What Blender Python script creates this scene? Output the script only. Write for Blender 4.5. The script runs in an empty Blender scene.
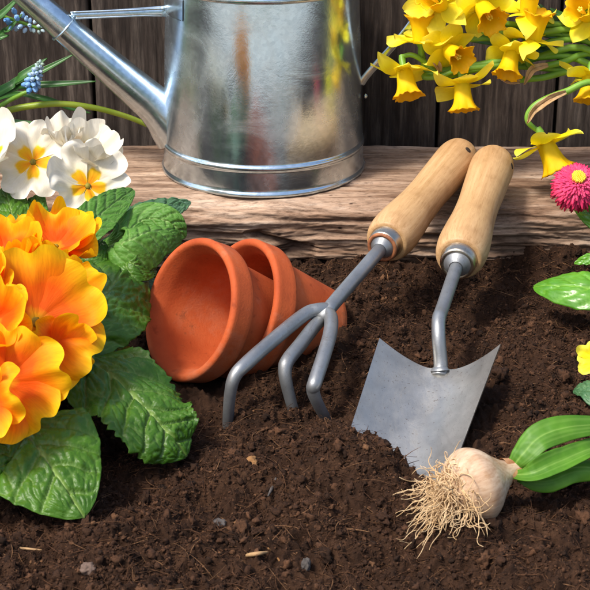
import bpy, math, random
import numpy as np
from mathutils import Vector

random.seed(7)
RNG = np.random.default_rng(11)
SC = bpy.context.scene
COL = SC.collection
R = math.radians

# ------------------------------------------------------------------ camera, sky, sun, exposure
PITCH = R(23.0)
FPX = 1600.0                       # focal length in pixels of a 590 px wide frame
CAM = np.array([0.0, -0.874, 0.371])
cam_d = bpy.data.cameras.new('camera'); cam = bpy.data.objects.new('camera', cam_d); COL.objects.link(cam)
cam.location = CAM; cam.rotation_euler = (math.pi/2 - PITCH, 0, 0)
cam_d.sensor_width = 36; cam_d.lens = 36*FPX/590; cam_d.clip_start = 0.02; cam_d.clip_end = 400
cam_d.dof.use_dof = True; cam_d.dof.focus_distance = 0.90; cam_d.dof.aperture_fstop = 64
SC.camera = cam

SUN_EL, SUN_AZ = 56.0, 232.0       # azimuth clockwise from +y: the light comes from the left and a little from the front
w = bpy.data.worlds.new('World'); SC.world = w; w.use_nodes = True
nt = w.node_tree; bg = nt.nodes['Background']
sky = nt.nodes.new('ShaderNodeTexSky'); sky.sky_type = 'NISHITA'; sky.sun_disc = False
sky.sun_elevation = R(SUN_EL); sky.sun_rotation = R(SUN_AZ); sky.dust_density = 3.0; sky.air_density = 1.0
nt.links.new(sky.outputs[0], bg.inputs[0]); bg.inputs[1].default_value = 0.15
sd = bpy.data.lights.new('sun', 'SUN'); sd.energy = 2.4; sd.angle = R(10.0); sd.color = (1, 0.95, 0.87)
so = bpy.data.objects.new('sun', sd); COL.objects.link(so)
sun_to = Vector((math.sin(R(SUN_AZ))*math.cos(R(SUN_EL)), math.cos(R(SUN_AZ))*math.cos(R(SUN_EL)), math.sin(R(SUN_EL))))
so.rotation_euler = sun_to.to_track_quat('Z', 'Y').to_euler(); so.location = (-2, -1, 3)
vs = SC.view_settings; vs.view_transform = 'Standard'; vs.look = 'None'; vs.gamma = 1; vs.use_curve_mapping = False
vs.exposure = 0.8

# ------------------------------------------------------------------ maths helpers
FWD = np.array([0, math.cos(PITCH), -math.sin(PITCH)]); UP = np.array([0, math.sin(PITCH), math.cos(PITCH)])
def P(px, py, z=None, y=None):
    """world point seen in direction (px, py), at a known height z or a known depth y"""
    d = FWD + np.array([1, 0, 0])*(px-295)/FPX + UP*(295-py)/FPX
    t = (z-CAM[2])/d[2] if z is not None else (y-CAM[1])/d[1]
    return CAM + d*t
def nrm(v):
    v = np.asarray(v, float); return v/(np.linalg.norm(v)+1e-12)
V = lambda *a: np.array(a, float)

_p = np.random.default_rng(3).permutation(256); _p = np.concatenate([_p, _p, _p])
_g = np.random.default_rng(4).normal(size=(256, 3)); _g /= np.linalg.norm(_g, axis=1)[:, None]
def perlin(x, y, z=0.0):
    x, y, z = np.broadcast_arrays(np.asarray(x, float), np.asarray(y, float), np.asarray(z, float))
    xi, yi, zi = np.floor(x).astype(int), np.floor(y).astype(int), np.floor(z).astype(int)
    xf, yf, zf = x-xi, y-yi, z-zi
    f = lambda t: t*t*t*(t*(t*6-15)+10)
    u, v, w_ = f(xf), f(yf), f(zf)
    out = 0
    for dx in (0, 1):
        wx = u if dx else 1-u
        for dy in (0, 1):
            wy = v if dy else 1-v
            for dz in (0, 1):
                wz = w_ if dz else 1-w_
                h = _p[(_p[(_p[(xi+dx) & 255] + yi+dy) & 255] + zi+dz) & 255]
                g = _g[h]
                out = out + wx*wy*wz*(g[..., 0]*(xf-dx)+g[..., 1]*(yf-dy)+g[..., 2]*(zf-dz))
    return out*1.5
def fbm(x, y, z=0.0, o=4, gain=0.5):
    s, a = 0, 1.0
    for i in range(o):
        s = s+a*perlin(x*2.03**i+i*17.3, y*2.03**i+i*5.1, z*2.03**i+i*9.7); a *= gain
    return s
def sstep(a, b, x):
    t = np.clip((x-a)/(b-a), 0, 1); return t*t*(3-2*t)

# ------------------------------------------------------------------ object helpers
ORG = {}
def setp(o, label=None, cat=None, group=None, kind=None):
    for k, v in (('label', label), ('category', cat), ('group', group), ('kind', kind)):
        if v: o[k] = v
    return o
def thing(name, loc, label, cat, group=None):
    o = bpy.data.objects.new(name, None); COL.objects.link(o); o.location = loc; o.empty_display_size = 0.02
    ORG[o.name] = np.array(loc, float)
    return setp(o, label, cat, group)
def obj(name, geo, mat, parent=None, smooth=True, origin=None):
    """geo = (verts in world space, faces, attrs); becomes ONE mesh object"""
    verts, faces, attrs = geo
    org = ORG[parent.name] if parent is not None else np.zeros(3) if origin is None else np.array(origin, float)
    me = bpy.data.meshes.new(name)
    verts = np.asarray(verts, np.float32)-org.astype(np.float32)
    if isinstance(faces, np.ndarray):
        n, k = faces.shape
        me.vertices.add(len(verts)); me.vertices.foreach_set('co', verts.ravel())
        me.loops.add(n*k); me.loops.foreach_set('vertex_index', faces.astype(np.int32).ravel())
        me.polygons.add(n); me.polygons.foreach_set('loop_start', np.arange(0, n*k, k, dtype=np.int32))
        me.update(calc_edges=True)
    else:
        me.from_pydata(verts.tolist(), [], [tuple(int(i) for i in f) for f in faces]); me.update()
    me.polygons.foreach_set('use_smooth', [smooth]*len(me.polygons))
    for k, a in attrs.items():
        a = np.asarray(a, np.float32)
        if a.ndim == 2: me.attributes.new(k, 'FLOAT_VECTOR', 'POINT').data.foreach_set('vector', a.ravel())
        else: me.attributes.new(k, 'FLOAT', 'POINT').data.foreach_set('value', a)
    if mat: me.materials.append(mat)
    o = bpy.data.objects.new(name, me); COL.objects.link(o)
    if parent is not None: o.parent = parent
    else: o.location = org
    ORG[o.name] = org
    return o
def join(geos):
    vs_, fs, at, n = [], [], {}, 0
    keys = set(k for g in geos for k in g[2])
    for v, f, a in geos:
        vs_.append(np.asarray(v, float))
        fs.extend([tuple(int(i)+n for i in q) for q in f])
        for k in keys: at.setdefault(k, []).append(a.get(k, np.zeros(len(v))))
        n += len(v)
    return np.concatenate(vs_), fs, {k: np.concatenate(x) for k, x in at.items()}
def grid_faces(nu, nv, wrap_u=False):
    """vertex (i over v, j over u) -> i*nu + j"""
    i, j = np.meshgrid(np.arange(nv-1), np.arange(nu if wrap_u else nu-1), indexing='ij')
    j2 = (j+1) % nu
    return np.stack([i*nu+j, i*nu+j2, (i+1)*nu+j2, (i+1)*nu+j], -1).reshape(-1, 4)
def spline(pts, n):
    pts = np.asarray(pts, float)
    if len(pts) == 2: return pts[0]+(pts[1]-pts[0])*np.linspace(0, 1, n)[:, None]
    q = np.concatenate([[2*pts[0]-pts[1]], pts, [2*pts[-1]-pts[-2]]])
    m = len(pts)-1; out = []
    for t in np.linspace(0, m-1e-9, n):
        i = int(t); f = t-i; a, b, c, d = q[i:i+4]
        out.append(0.5*((2*b)+(c-a)*f+(2*a-5*b+4*c-d)*f*f+(3*b-a-3*c+d)*f**3))
    return np.array(out)
def tube(pts, rad, n=10, cap=True, flat=None, steps=None):
    """swept tube; flat=(normal, ratio) squashes the section along a fixed direction"""
    p = spline(pts, steps) if steps else np.asarray(pts, float)
    m = len(p)
    rad = np.interp(np.linspace(0, 1, m), np.linspace(0, 1, len(rad)), rad) if np.ndim(rad) else np.full(m, rad)
    T = np.gradient(p, axis=0); T /= np.linalg.norm(T, axis=1)[:, None]+1e-12
    a = np.array([0, 0, 1.0]) if abs(T[0][2]) < 0.9 else np.array([1.0, 0, 0])
    if flat is not None: a = np.asarray(flat[0], float)
    N = nrm(a-T[0]*np.dot(a, T[0])); ang = np.linspace(0, 2*math.pi, n, endpoint=False)
    vs_, lco, L = [], [], 0
    for i in range(m):
        if i: L += np.linalg.norm(p[i]-p[i-1])
        base = a if flat is not None else N
        N = nrm(base-T[i]*np.dot(base, T[i])); B = np.cross(T[i], N)
        s = flat[1] if flat is not None else 1.0
        for t in ang:
            vs_.append(p[i]+rad[i]*(math.cos(t)*N*s+math.sin(t)*B)); lco.append((rad[i]*math.cos(t), rad[i]*math.sin(t), L))
    f = [tuple(q) for q in grid_faces(n, m, True)]
    if cap: f += [tuple(range(n-1, -1, -1)), tuple(range((m-1)*n, m*n))]
    return np.array(vs_), f, {'lco': np.array(lco)}
def lathe(prof, origin, axis, n=48, side=None, wob=0.0):
    """prof = [(distance along axis, radius)]"""
    A = nrm(axis); s = np.array([0, 0, 1.0]) if side is None else np.asarray(side, float)
    if abs(np.dot(A, s)) > 0.98: s = np.array([1.0, 0, 0])
    X = nrm(s-A*np.dot(s, A)); Y = np.cross(A, X)
    vs_, lco = [], []
    for t, r in prof:
        for k in range(n):
            a = 2*math.pi*k/n; rr = r*(1+wob*math.sin(3*a+t*90)+wob*math.sin(2*a+1.3+t*50))
            vs_.append(np.asarray(origin)+A*t+rr*(math.cos(a)*X+math.sin(a)*Y)); lco.append((rr*math.cos(a), rr*math.sin(a), t))
    f = [tuple(q) for q in grid_faces(n, len(prof), True)]
    if prof[0][1] > 1e-6 and False: pass
    return np.array(vs_), f, {'lco': np.array(lco)}
def smooth_prof(pts, n):
    q = spline([(a, b, 0) for a, b in pts], n); return [(a, max(b, 1e-5)) for a, b, _ in q]

# ------------------------------------------------------------------ materials
def ramp(nt, stops, inp):
    r = nt.nodes.new('ShaderNodeValToRGB'); e = r.color_ramp.elements
    while len(e) < len(stops): e.new(0.5)
    for el, (p, c) in zip(e, stops):
        el.position = p; el.color = (*c, 1) if len(c) == 3 else c
    nt.links.new(inp, r.inputs[0]); return r
def node(nt, kind, **kw):
    n = nt.nodes.new(kind)
    for k, v in kw.items():
        if k in n.inputs: n.inputs[k].default_value = v
        else: setattr(n, k, v)
    return n
def coords(nt, attr=None, scale=(1, 1, 1)):
    if attr: src = node(nt, 'ShaderNodeAttribute', attribute_name=attr).outputs['Vector']
    else: src = node(nt, 'ShaderNodeTexCoord').outputs['Object']
    mp = node(nt, 'ShaderNodeMapping'); mp.inputs['Scale'].default_value = scale
    nt.links.new(src, mp.inputs[0]); return mp.outputs[0]
def noise(nt, vec, scale=1.0, detail=6, rough=0.6, dist=0.0):
    n = node(nt, 'ShaderNodeTexNoise', Scale=scale, Detail=detail, Roughness=rough, Distortion=dist)
    nt.links.new(vec, n.inputs['Vector']); return n
def mix(nt, a, b, fac, mode='MIX'):
    m = node(nt, 'ShaderNodeMix', data_type='RGBA', blend_type=mode)
    for s, v in ((0, fac), (6, a), (7, b)):
        if isinstance(v, (int, float)): m.inputs[s].default_value = v
        elif isinstance(v, tuple): m.inputs[s].default_value = (*v, 1)
        else: nt.links.new(v, m.inputs[s])
    return m.outputs[2]
def material(name, rough=0.6, metallic=0.0, spec=0.5):
    m = bpy.data.materials.new(name); m.use_nodes = True
    b = m.node_tree.nodes['Principled BSDF']
    b.inputs['Roughness'].default_value = rough; b.inputs['Metallic'].default_value = metallic
    b.inputs['Specular IOR Level'].default_value = spec
    return m, m.node_tree, b
def bump(nt, b, h, strength=0.4, dist=0.001, prev=None):
    n = node(nt, 'ShaderNodeBump', Strength=strength, Distance=dist); nt.links.new(h, n.inputs['Height'])
    if prev is not None: nt.links.new(prev, n.inputs['Normal'])
    nt.links.new(n.outputs[0], b.inputs['Normal']); return n.outputs[0]
def translucent(nt, b, col, amount):
    out = nt.nodes['Material Output']; t = node(nt, 'ShaderNodeBsdfTranslucent'); ms = node(nt, 'ShaderNodeMixShader'); ms.inputs[0].default_value = amount
    nt.links.new(col, t.inputs[0]); nt.links.new(b.outputs[0], ms.inputs[1]); nt.links.new(t.outputs[0], ms.inputs[2]); nt.links.new(ms.outputs[0], out.inputs[0])

def mat_soil():
    m, nt, b = material('soil', 0.95, spec=0.15)
    n1 = noise(nt, coords(nt), 45, 8, 0.7); n2 = noise(nt, coords(nt), 700, 4, 0.7)
    r1 = ramp(nt, [(0.3, (0.014, 0.007, 0.004)), (0.52, (0.040, 0.019, 0.010)), (0.75, (0.08, 0.040, 0.021))], n1.outputs[0])
    r2 = ramp(nt, [(0.3, (0.45, 0.45, 0.45)), (0.6, (1, 1, 1)), (0.8, (1.6, 1.5, 1.4))], n2.outputs[0])
    nt.links.new(mix(nt, r1.outputs[0], r2.outputs[0], 0.8, 'MULTIPLY'), b.inputs['Base Color'])
    bump(nt, b, n2.outputs[0], 0.8, 0.0012)
    return m
def mat_crumb(name, stops, rough=0.95):
    m, nt, b = material(name, rough, spec=0.2)
    a = node(nt, 'ShaderNodeAttribute', attribute_name='tone'); n2 = noise(nt, coords(nt), 1100, 4, 0.7)
    r1 = ramp(nt, stops, a.outputs['Fac'])
    r2 = ramp(nt, [(0.3, (0.4, 0.4, 0.4)), (0.55, (1, 1, 1)), (0.8, (1.7, 1.6, 1.5))], n2.outputs[0])
    nt.links.new(mix(nt, r1.outputs[0], r2.outputs[0], 0.8, 'MULTIPLY'), b.inputs['Base Color'])
    bump(nt, b, n2.outputs[0], 0.9, 0.0008)
    return m
def mat_timber():
    m, nt, b = material('old_timber', 0.85, spec=0.2)
    c = coords(nt, None, (10, 120, 120)); n1 = noise(nt, c, 1.0, 10, 0.72, 0.25)
    c2 = coords(nt, None, (130, 560, 560)); n2 = noise(nt, c2, 1.0, 6, 0.75)
    n3 = noise(nt, coords(nt, None, (1.2, 6, 6)), 6, 5, 0.6)
    r1 = ramp(nt, [(0.27, (0.055, 0.028, 0.017)), (0.40, (0.22, 0.135, 0.085)), (0.54, (0.40, 0.28, 0.195)), (0.72, (0.55, 0.445, 0.35))], n1.outputs[0])
    r2 = ramp(nt, [(0.33, (0.28, 0.24, 0.22)), (0.5, (1, 1, 1)), (0.7, (1.25, 1.22, 1.2))], n2.outputs[0])
    r3 = ramp(nt, [(0.33, (0.55, 0.46, 0.40)), (0.5, (0.95, 0.92, 0.9)), (0.68, (1.18, 1.15, 1.12))], n3.outputs[0])
    col = mix(nt, mix(nt, r1.outputs[0], r2.outputs[0], 0.8, 'MULTIPLY'), r3.outputs[0], 1.0, 'MULTIPLY')
    vo = node(nt, 'ShaderNodeTexVoronoi', Scale=1.0); nt.links.new(coords(nt, None, (70, 130, 130)), vo.inputs['Vector'])
    vr = ramp(nt, [(0.07, (0.12, 0.09, 0.08)), (0.15, (1, 1, 1))], vo.outputs['Distance'])
    n4 = noise(nt, coords(nt), 22, 3, 0.5); vm = ramp(nt, [(0.52, (0, 0, 0)), (0.60, (1, 1, 1))], n4.outputs[0])
    col = mix(nt, col, mix(nt, col, vr.outputs[0], 1.0, 'MULTIPLY'), vm.outputs[0])
    pit = node(nt, 'ShaderNodeAttribute', attribute_name='pit')
    col = mix(nt, col, (0.05, 0.03, 0.022), pit.outputs['Fac'])
    nt.links.new(col, b.inputs['Base Color'])
    p = bump(nt, b, n1.outputs[0], 0.5, 0.002); bump(nt, b, n2.outputs[0], 0.6, 0.0008, p)
    return m
def mat_fence():
    m, nt, b = material('dark_fence_wood', 0.8, spec=0.25)
    n1 = noise(nt, coords(nt, None, (150, 40, 15)), 1.0, 10, 0.7, 0.5)
    n2 = noise(nt, coords(nt, None, (700, 120, 48)), 1.0, 6, 0.75); n3 = noise(nt, coords(nt), 14, 4, 0.6)
    r1 = ramp(nt, [(0.28, (0.016, 0.011, 0.009)), (0.5, (0.050, 0.039, 0.033)), (0.72, (0.135, 0.112, 0.096))], n1.outputs[0])
    r2 = ramp(nt, [(0.35, (0.4, 0.38, 0.36)), (0.55, (1, 1, 1)), (0.75, (1.5, 1.45, 1.4))], n2.outputs[0])
    r3 = ramp(nt, [(0.3, (0.7, 0.66, 0.62)), (0.7, (1.25, 1.25, 1.25))], n3.outputs[0])
    bt = node(nt, 'ShaderNodeAttribute', attribute_name='tone')
    col = mix(nt, mix(nt, r1.outputs[0], r2.outputs[0], 0.7, 'MULTIPLY'), r3.outputs[0], 1.0, 'MULTIPLY')
    t2 = ramp(nt, [(0, (0.8, 0.7, 0.64)), (1, (1.25, 1.25, 1.22))], bt.outputs['Fac'])
    nt.links.new(mix(nt, col, t2.outputs[0], 1.0, 'MULTIPLY'), b.inputs['Base Color'])
    p = bump(nt, b, n1.outputs[0], 0.6, 0.0015); bump(nt, b, n2.outputs[0], 0.6, 0.0006, p)
    return m
def mat_galv():
    m, nt, b = material('galvanised_steel', 0.25, 0.95)
    n1 = noise(nt, coords(nt), 32, 5, 0.6, 0.8); n2 = noise(nt, coords(nt), 900, 3, 0.6)
    vo = node(nt, 'ShaderNodeTexVoronoi', Scale=420.0); nt.links.new(coords(nt), vo.inputs['Vector'])
    r1 = ramp(nt, [(0.3, (0.46, 0.57, 0.63)), (0.7, (0.71, 0.80, 0.85))], n1.outputs[0])
    sp = ramp(nt, [(0.0, (0.82, 0.84, 0.86)), (1.0, (1.08, 1.08, 1.08))], vo.outputs['Color'])
    nt.links.new(mix(nt, r1.outputs[0], sp.outputs[0], 0.8, 'MULTIPLY'), b.inputs['Base Color'])
    rr = ramp(nt, [(0.32, (0.13,)*3), (0.70, (0.32,)*3)], n1.outputs[0]); nt.links.new(rr.outputs[0], b.inputs['Roughness'])
    p = bump(nt, b, n1.outputs[0], 0.05, 0.004); bump(nt, b, n2.outputs[0], 0.08, 0.0004, p)
    return m
def mat_toolsteel(name, base, rough, metallic=0.85, dirt=0.5):
    m, nt, b = material(name, rough, metallic)
    n1 = noise(nt, coords(nt), 60, 6, 0.65); n2 = noise(nt, coords(nt), 1500, 2, 0.6); n3 = noise(nt, coords(nt), 700, 2, 0.5)
    r1 = ramp(nt, [(0.3, tuple(c*0.8 for c in base)), (0.7, tuple(c*1.15 for c in base))], n1.outputs[0])
    sp = ramp(nt, [(0.66, (1, 1, 1)), (0.72, (0.35, 0.27, 0.22))], n3.outputs[0])
    n4 = noise(nt, coords(nt, None, (90, 38, 60)), 1.0, 9, 0.8, 0.4); sm = ramp(nt, [(0.56, (0, 0, 0)), (0.72, (0.55, 0.55, 0.55))], n4.outputs[0])
    nt.links.new(mix(nt, mix(nt, r1.outputs[0], sp.outputs[0], dirt, 'MULTIPLY'), (0.075, 0.05, 0.035), sm.outputs[0]), b.inputs['Base Color'])
    rr = ramp(nt, [(0.35, (rough*0.8,)*3), (0.7, (min(1, rough*1.45),)*3)], n4.outputs[0]); nt.links.new(rr.outputs[0], b.inputs['Roughness'])
    bump(nt, b, n2.outputs[0], 0.15, 0.0004)
    return m
def mat_terracotta():
    m, nt, b = material('terracotta', 0.75, spec=0.25)
    n1 = noise(nt, coords(nt), 28, 6, 0.6); n2 = noise(nt, coords(nt), 800, 4, 0.6); n3 = noise(nt, coords(nt, None, (60, 60, 60)), 3, 3, 0.5)
    r1 = ramp(nt, [(0.3, (0.34, 0.058, 0.015)), (0.52, (0.47, 0.088, 0.022)), (0.75, (0.56, 0.14, 0.045))], n1.outputs[0])
    sp = ramp(nt, [(0.64, (1, 1, 1)), (0.74, (0.62, 0.57, 0.54))], n3.outputs[0])
    n4 = noise(nt, coords(nt), 16, 7, 0.75); lime = ramp(nt, [(0.54, (0, 0, 0)), (0.74, (0.45, 0.45, 0.45))], n4.outputs[0])
    c0 = mix(nt, r1.outputs[0], sp.outputs[0], 0.7, 'MULTIPLY')
    nt.links.new(mix(nt, c0, (0.50, 0.27, 0.17), lime.outputs[0]), b.inputs['Base Color'])
    n5 = noise(nt, coords(nt), 55, 8, 0.8); so = ramp(nt, [(0.60, (0, 0, 0)), (0.70, (0.6, 0.6, 0.6))], n5.outputs[0])
    c1 = mix(nt, mix(nt, c0, (0.50, 0.27, 0.17), lime.outputs[0]), (0.10, 0.045, 0.022), so.outputs[0])
    nt.links.new(c1, b.inputs['Base Color'])
    bump(nt, b, n2.outputs[0], 0.35, 0.0005)
    return m
def mat_handle():
    m, nt, b = material('beech_wood', 0.5, spec=0.35)
    n1 = noise(nt, coords(nt, 'lco', (420, 420, 11)), 1.0, 6, 0.6, 0.15); n2 = noise(nt, coords(nt, 'lco', (1300, 1300, 130)), 1.0, 3, 0.6); n3 = noise(nt, coords(nt, 'lco'), 38, 4, 0.55)
    r1 = ramp(nt, [(0.3, (0.42, 0.245, 0.105)), (0.55, (0.52, 0.32, 0.15)), (0.75, (0.58, 0.38, 0.20))], n1.outputs[0])
    r2 = ramp(nt, [(0.32, (0.72, 0.64, 0.55)), (0.48, (1, 1, 1))], n2.outputs[0]); r3 = ramp(nt, [(0.30, (0.55, 0.45, 0.36)), (0.5, (1, 1, 1))], n3.outputs[0])
    nt.links.new(mix(nt, mix(nt, r1.outputs[0], r2.outputs[0], 0.6, 'MULTIPLY'), r3.outputs[0], 0.6, 'MULTIPLY'), b.inputs['Base Color'])
    bump(nt, b, n2.outputs[0], 0.12, 0.0004)
    return m
def mat_leaf(name, dark, mid, vein, rough=0.38, tr=0.12, cell=260.0, bs=0.5, spec=0.5):
    m, nt, b = material(name, rough, spec=spec)
    a = node(nt, 'ShaderNodeAttribute', attribute_name='vein'); n1 = noise(nt, coords(nt), 45, 5, 0.6); n2 = noise(nt, coords(nt), cell, 3, 0.6)
    r1 = ramp(nt, [(0.3, dark), (0.7, mid)], n1.outputs[0])
    r2 = ramp(nt, [(0.3, (0.7, 0.75, 0.6)), (0.65, (1.15, 1.12, 1.1))], n2.outputs[0])
    col = mix(nt, mix(nt, r1.outputs[0], r2.outputs[0], 0.6, 'MULTIPLY'), vein, a.outputs['Fac'])
    nt.links.new(col, b.inputs['Base Color'])
    if bs: bump(nt, b, n2.outputs[0], bs, 0.0012)
    translucent(nt, b, col, tr); return m
def mat_petal(name, stops, tr=0.3, rough=0.5, streak=0.25, attr='rad', amp=0.10):
    m, nt, b = material(name, rough, spec=0.25)
    a = node(nt, 'ShaderNodeAttribute', attribute_name=attr); n1 = noise(nt, coords(nt, 'pco', (34, 5, 5)), 1.0, 4, 0.6); n2 = noise(nt, coords(nt), 120, 3, 0.6)
    ad = node(nt, 'ShaderNodeMath', operation='MULTIPLY_ADD'); nt.links.new(n2.outputs[0], ad.inputs[0]); ad.inputs[1].default_value = amp*2; 
    sb = node(nt, 'ShaderNodeMath', operation='SUBTRACT'); nt.links.new(a.outputs['Fac'], sb.inputs[0]); sb.inputs[1].default_value = amp
    nt.links.new(sb.outputs[0], ad.inputs[2])
    r1 = ramp(nt, stops, ad.outputs[0]); r2 = ramp(nt, [(0.3, (0.82, 0.72, 0.6)), (0.6, (1.05, 1.05, 1.05))], n1.outputs[0])
    col = mix(nt, r1.outputs[0], r2.outputs[0], streak, 'MULTIPLY')
    nt.links.new(col, b.inputs['Base Color']); bump(nt, b, n1.outputs[0], 0.3, 0.0006)
    translucent(nt, b, col, tr); return m
def mat_plain(name, c1, c2, scale=80, rough=0.6, spec=0.4, bs=0.2, attr=None, tr=0.0, sc=(1, 1, 1), metallic=0.0):
    m, nt, b = material(name, rough, metallic, spec)
    n1 = noise(nt, coords(nt, attr, sc), scale, 5, 0.6); r1 = ramp(nt, [(0.3, c1), (0.7, c2)], n1.outputs[0])
    nt.links.new(r1.outputs[0], b.inputs['Base Color'])
    if bs: bump(nt, b, n1.outputs[0], bs, 0.0008)
    if tr: translucent(nt, b, r1.outputs[0], tr)
    return m

M = dict(
    soil=mat_soil(),
    crumb=mat_crumb('soil_crumb', [(0.0, (0.018, 0.009, 0.005)), (0.5, (0.056, 0.026, 0.0135)), (0.86, (0.115, 0.054, 0.027)), (1.0, (0.22, 0.11, 0.05))]),
    fibre=mat_crumb('peat_fibre', [(0.0, (0.030, 0.014, 0.008)), (0.55, (0.10, 0.045, 0.021)), (1.0, (0.32, 0.17, 0.08))]),
    timber=mat_timber(), fence=mat_fence(), galv=mat_galv(), terra=mat_terracotta(), beech=mat_handle(),
    fork=mat_toolsteel('grey_tool_steel', (0.27, 0.28, 0.285), 0.42, 0.7, 0.3),
    blade=mat_toolsteel('pressed_blade_steel', (0.43, 0.41, 0.37), 0.38, 0.85, 0.6),
    ferrule=mat_toolsteel('brass_toned_steel', (0.50, 0.44, 0.35), 0.28, 1.0, 0.3),
    rust=mat_plain('rusty_collar', (0.16, 0.055, 0.025), (0.42, 0.16, 0.06), 300, 0.6),
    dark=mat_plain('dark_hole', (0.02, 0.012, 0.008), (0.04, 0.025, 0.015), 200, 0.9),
    prim=mat_leaf('primrose_leaf', (0.030, 0.094, 0.007), (0.068, 0.172, 0.010), (0.24, 0.36, 0.10), 0.40, 0.14, spec=0.32),
    primlight=mat_leaf('young_primrose_leaf', (0.065, 0.18, 0.022), (0.11, 0.27, 0.038), (0.30, 0.45, 0.15), 0.52, 0.2, spec=0.3),
    primgrey=mat_leaf('bluish_primrose_leaf', (0.04, 0.12, 0.045), (0.075, 0.18, 0.07), (0.15, 0.26, 0.11), 0.5, 0.12),
    strap=mat_leaf('strap_leaf', (0.028, 0.105, 0.022), (0.06, 0.18, 0.03), (0.10, 0.25, 0.05), 0.36, 0.12, 60, 0.1),
    daisyleaf=mat_leaf('daisy_leaf', (0.06, 0.21, 0.012), (0.11, 0.30, 0.02), (0.20, 0.40, 0.05), 0.32, 0.12, 120, 0.3),
    tulipleaf=mat_leaf('tulip_leaf', (0.055, 0.165, 0.012), (0.11, 0.27, 0.022), (0.24, 0.40, 0.08), 0.48, 0.15, 60, 0.15, 0.25),
    stem=mat_plain('green_stem', (0.13, 0.29, 0.025), (0.22, 0.40, 0.05), 40, 0.42, 0.4, 0.1, tr=0.1),
    stemyellow=mat_plain('yellow_green_stem', (0.24, 0.34, 0.02), (0.36, 0.44, 0.05), 40, 0.42, 0.4, 0.1, tr=0.1),
    spathe=mat_plain('papery_spathe', (0.42, 0.24, 0.10), (0.62, 0.42, 0.22), 220, 0.8, 0.1, 0.4, tr=0.2),
    orange=mat_petal('orange_petal', [(0.0, (0.88, 0.46, 0.01)), (0.16, (0.80, 0.12, 0.002)), (0.45, (0.88, 0.14, 0.002)), (0.70, (0.95, 0.32, 0.002)), (1.0, (0.97, 0.62, 0.006))], 0.38, 0.65, 0.65),
    white=mat_petal('cream_petal', [(0.0, (0.85, 0.24, 0.004)), (0.2, (0.90, 0.36, 0.004)), (0.42, (0.90, 0.52, 0.012)), (0.50, (0.82, 0.74, 0.50)), (0.68, (0.80, 0.745, 0.60)), (1.0, (0.80, 0.755, 0.645))], 0.22, 0.68, 0.22, 'eye', 0.07),
    daff=mat_petal('daffodil_tepal', [(0.0, (0.88, 0.68, 0.008)), (0.5, (0.96, 0.80, 0.012)), (1.0, (0.97, 0.86, 0.10))], 0.3, 0.5, 0.3),
    trumpet=mat_petal('daffodil_trumpet', [(0.0, (0.94, 0.72, 0.005)), (0.55, (0.95, 0.66, 0.004)), (1.0, (0.94, 0.53, 0.003))], 0.3, 0.5, 0.3),
    stamen=mat_plain('stamen', (0.85, 0.55, 0.02), (0.95, 0.75, 0.1), 400, 0.7),
    eyegreen=mat_plain('flower_eye', (0.12, 0.09, 0.01), (0.35, 0.28, 0.02), 500, 0.7),
    pink=mat_petal('magenta_ray', [(0.0, (0.90, 0.30, 0.40)), (0.45, (0.85, 0.10, 0.25)), (0.78, (0.70, 0.03, 0.12)), (1.0, (0.32, 0.008, 0.02))], 0.2, 0.5, 0.3),
    muscari=mat_petal('blue_bell', [(0.0, (0.13, 0.34, 0.68)), (0.35, (0.30, 0.52, 0.80)), (0.65, (0.58, 0.72, 0.86)), (1.0, (0.48, 0.62, 0.42))], 0.2, 0.5, 0.1, 'rad', 0.12),
    bulb=mat_plain('pale_bulb_skin', (0.38, 0.22, 0.12), (0.66, 0.50, 0.35), 120, 0.5, 0.35, 0.4, 'lco', 0.0, (1, 1, 0.22)),
    root=mat_plain('root_fibre', (0.58, 0.36, 0.16), (0.80, 0.60, 0.36), 120, 0.6, 0.3, 0.1, tr=0.15),
    tunic=mat_plain('brown_bulb_tunic', (0.26, 0.10, 0.04), (0.50, 0.27, 0.13), 200, 0.7, 0.3, 0.4),
    redskin=mat_plain('rust_red_skin', (0.34, 0.06, 0.02), (0.55, 0.14, 0.05), 200, 0.6, 0.3, 0.4),
    stone=mat_plain('grey_pebble', (0.05, 0.043, 0.038), (0.11, 0.095, 0.085), 350, 0.85, 0.3, 0.5),
    palestone=mat_plain('pale_pebble', (0.09, 0.058, 0.042), (0.17, 0.115, 0.088), 350, 0.85, 0.3, 0.5),
    bark=mat_plain('bark_chip', (0.16, 0.075, 0.025), (0.36, 0.19, 0.075), 260, 0.85, 0.2, 0.7),
    straw=mat_plain('pale_straw', (0.30, 0.17, 0.075), (0.46, 0.29, 0.14), 200, 0.7, 0.3, 0.3),
    paving=mat_plain('pale_paving', (0.42, 0.40, 0.36), (0.58, 0.56, 0.51), 30, 0.9, 0.2, 0.3),
    lawn=mat_plain('lawn_green', (0.035, 0.085, 0.015), (0.07, 0.13, 0.03), 9, 0.9, 0.2, 0.3),
    hedge=mat_leaf('hedge_leaf', (0.03, 0.09, 0.015), (0.06, 0.14, 0.025), (0.1, 0.2, 0.05), 0.5, 0.2, 30, 0),
)

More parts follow.
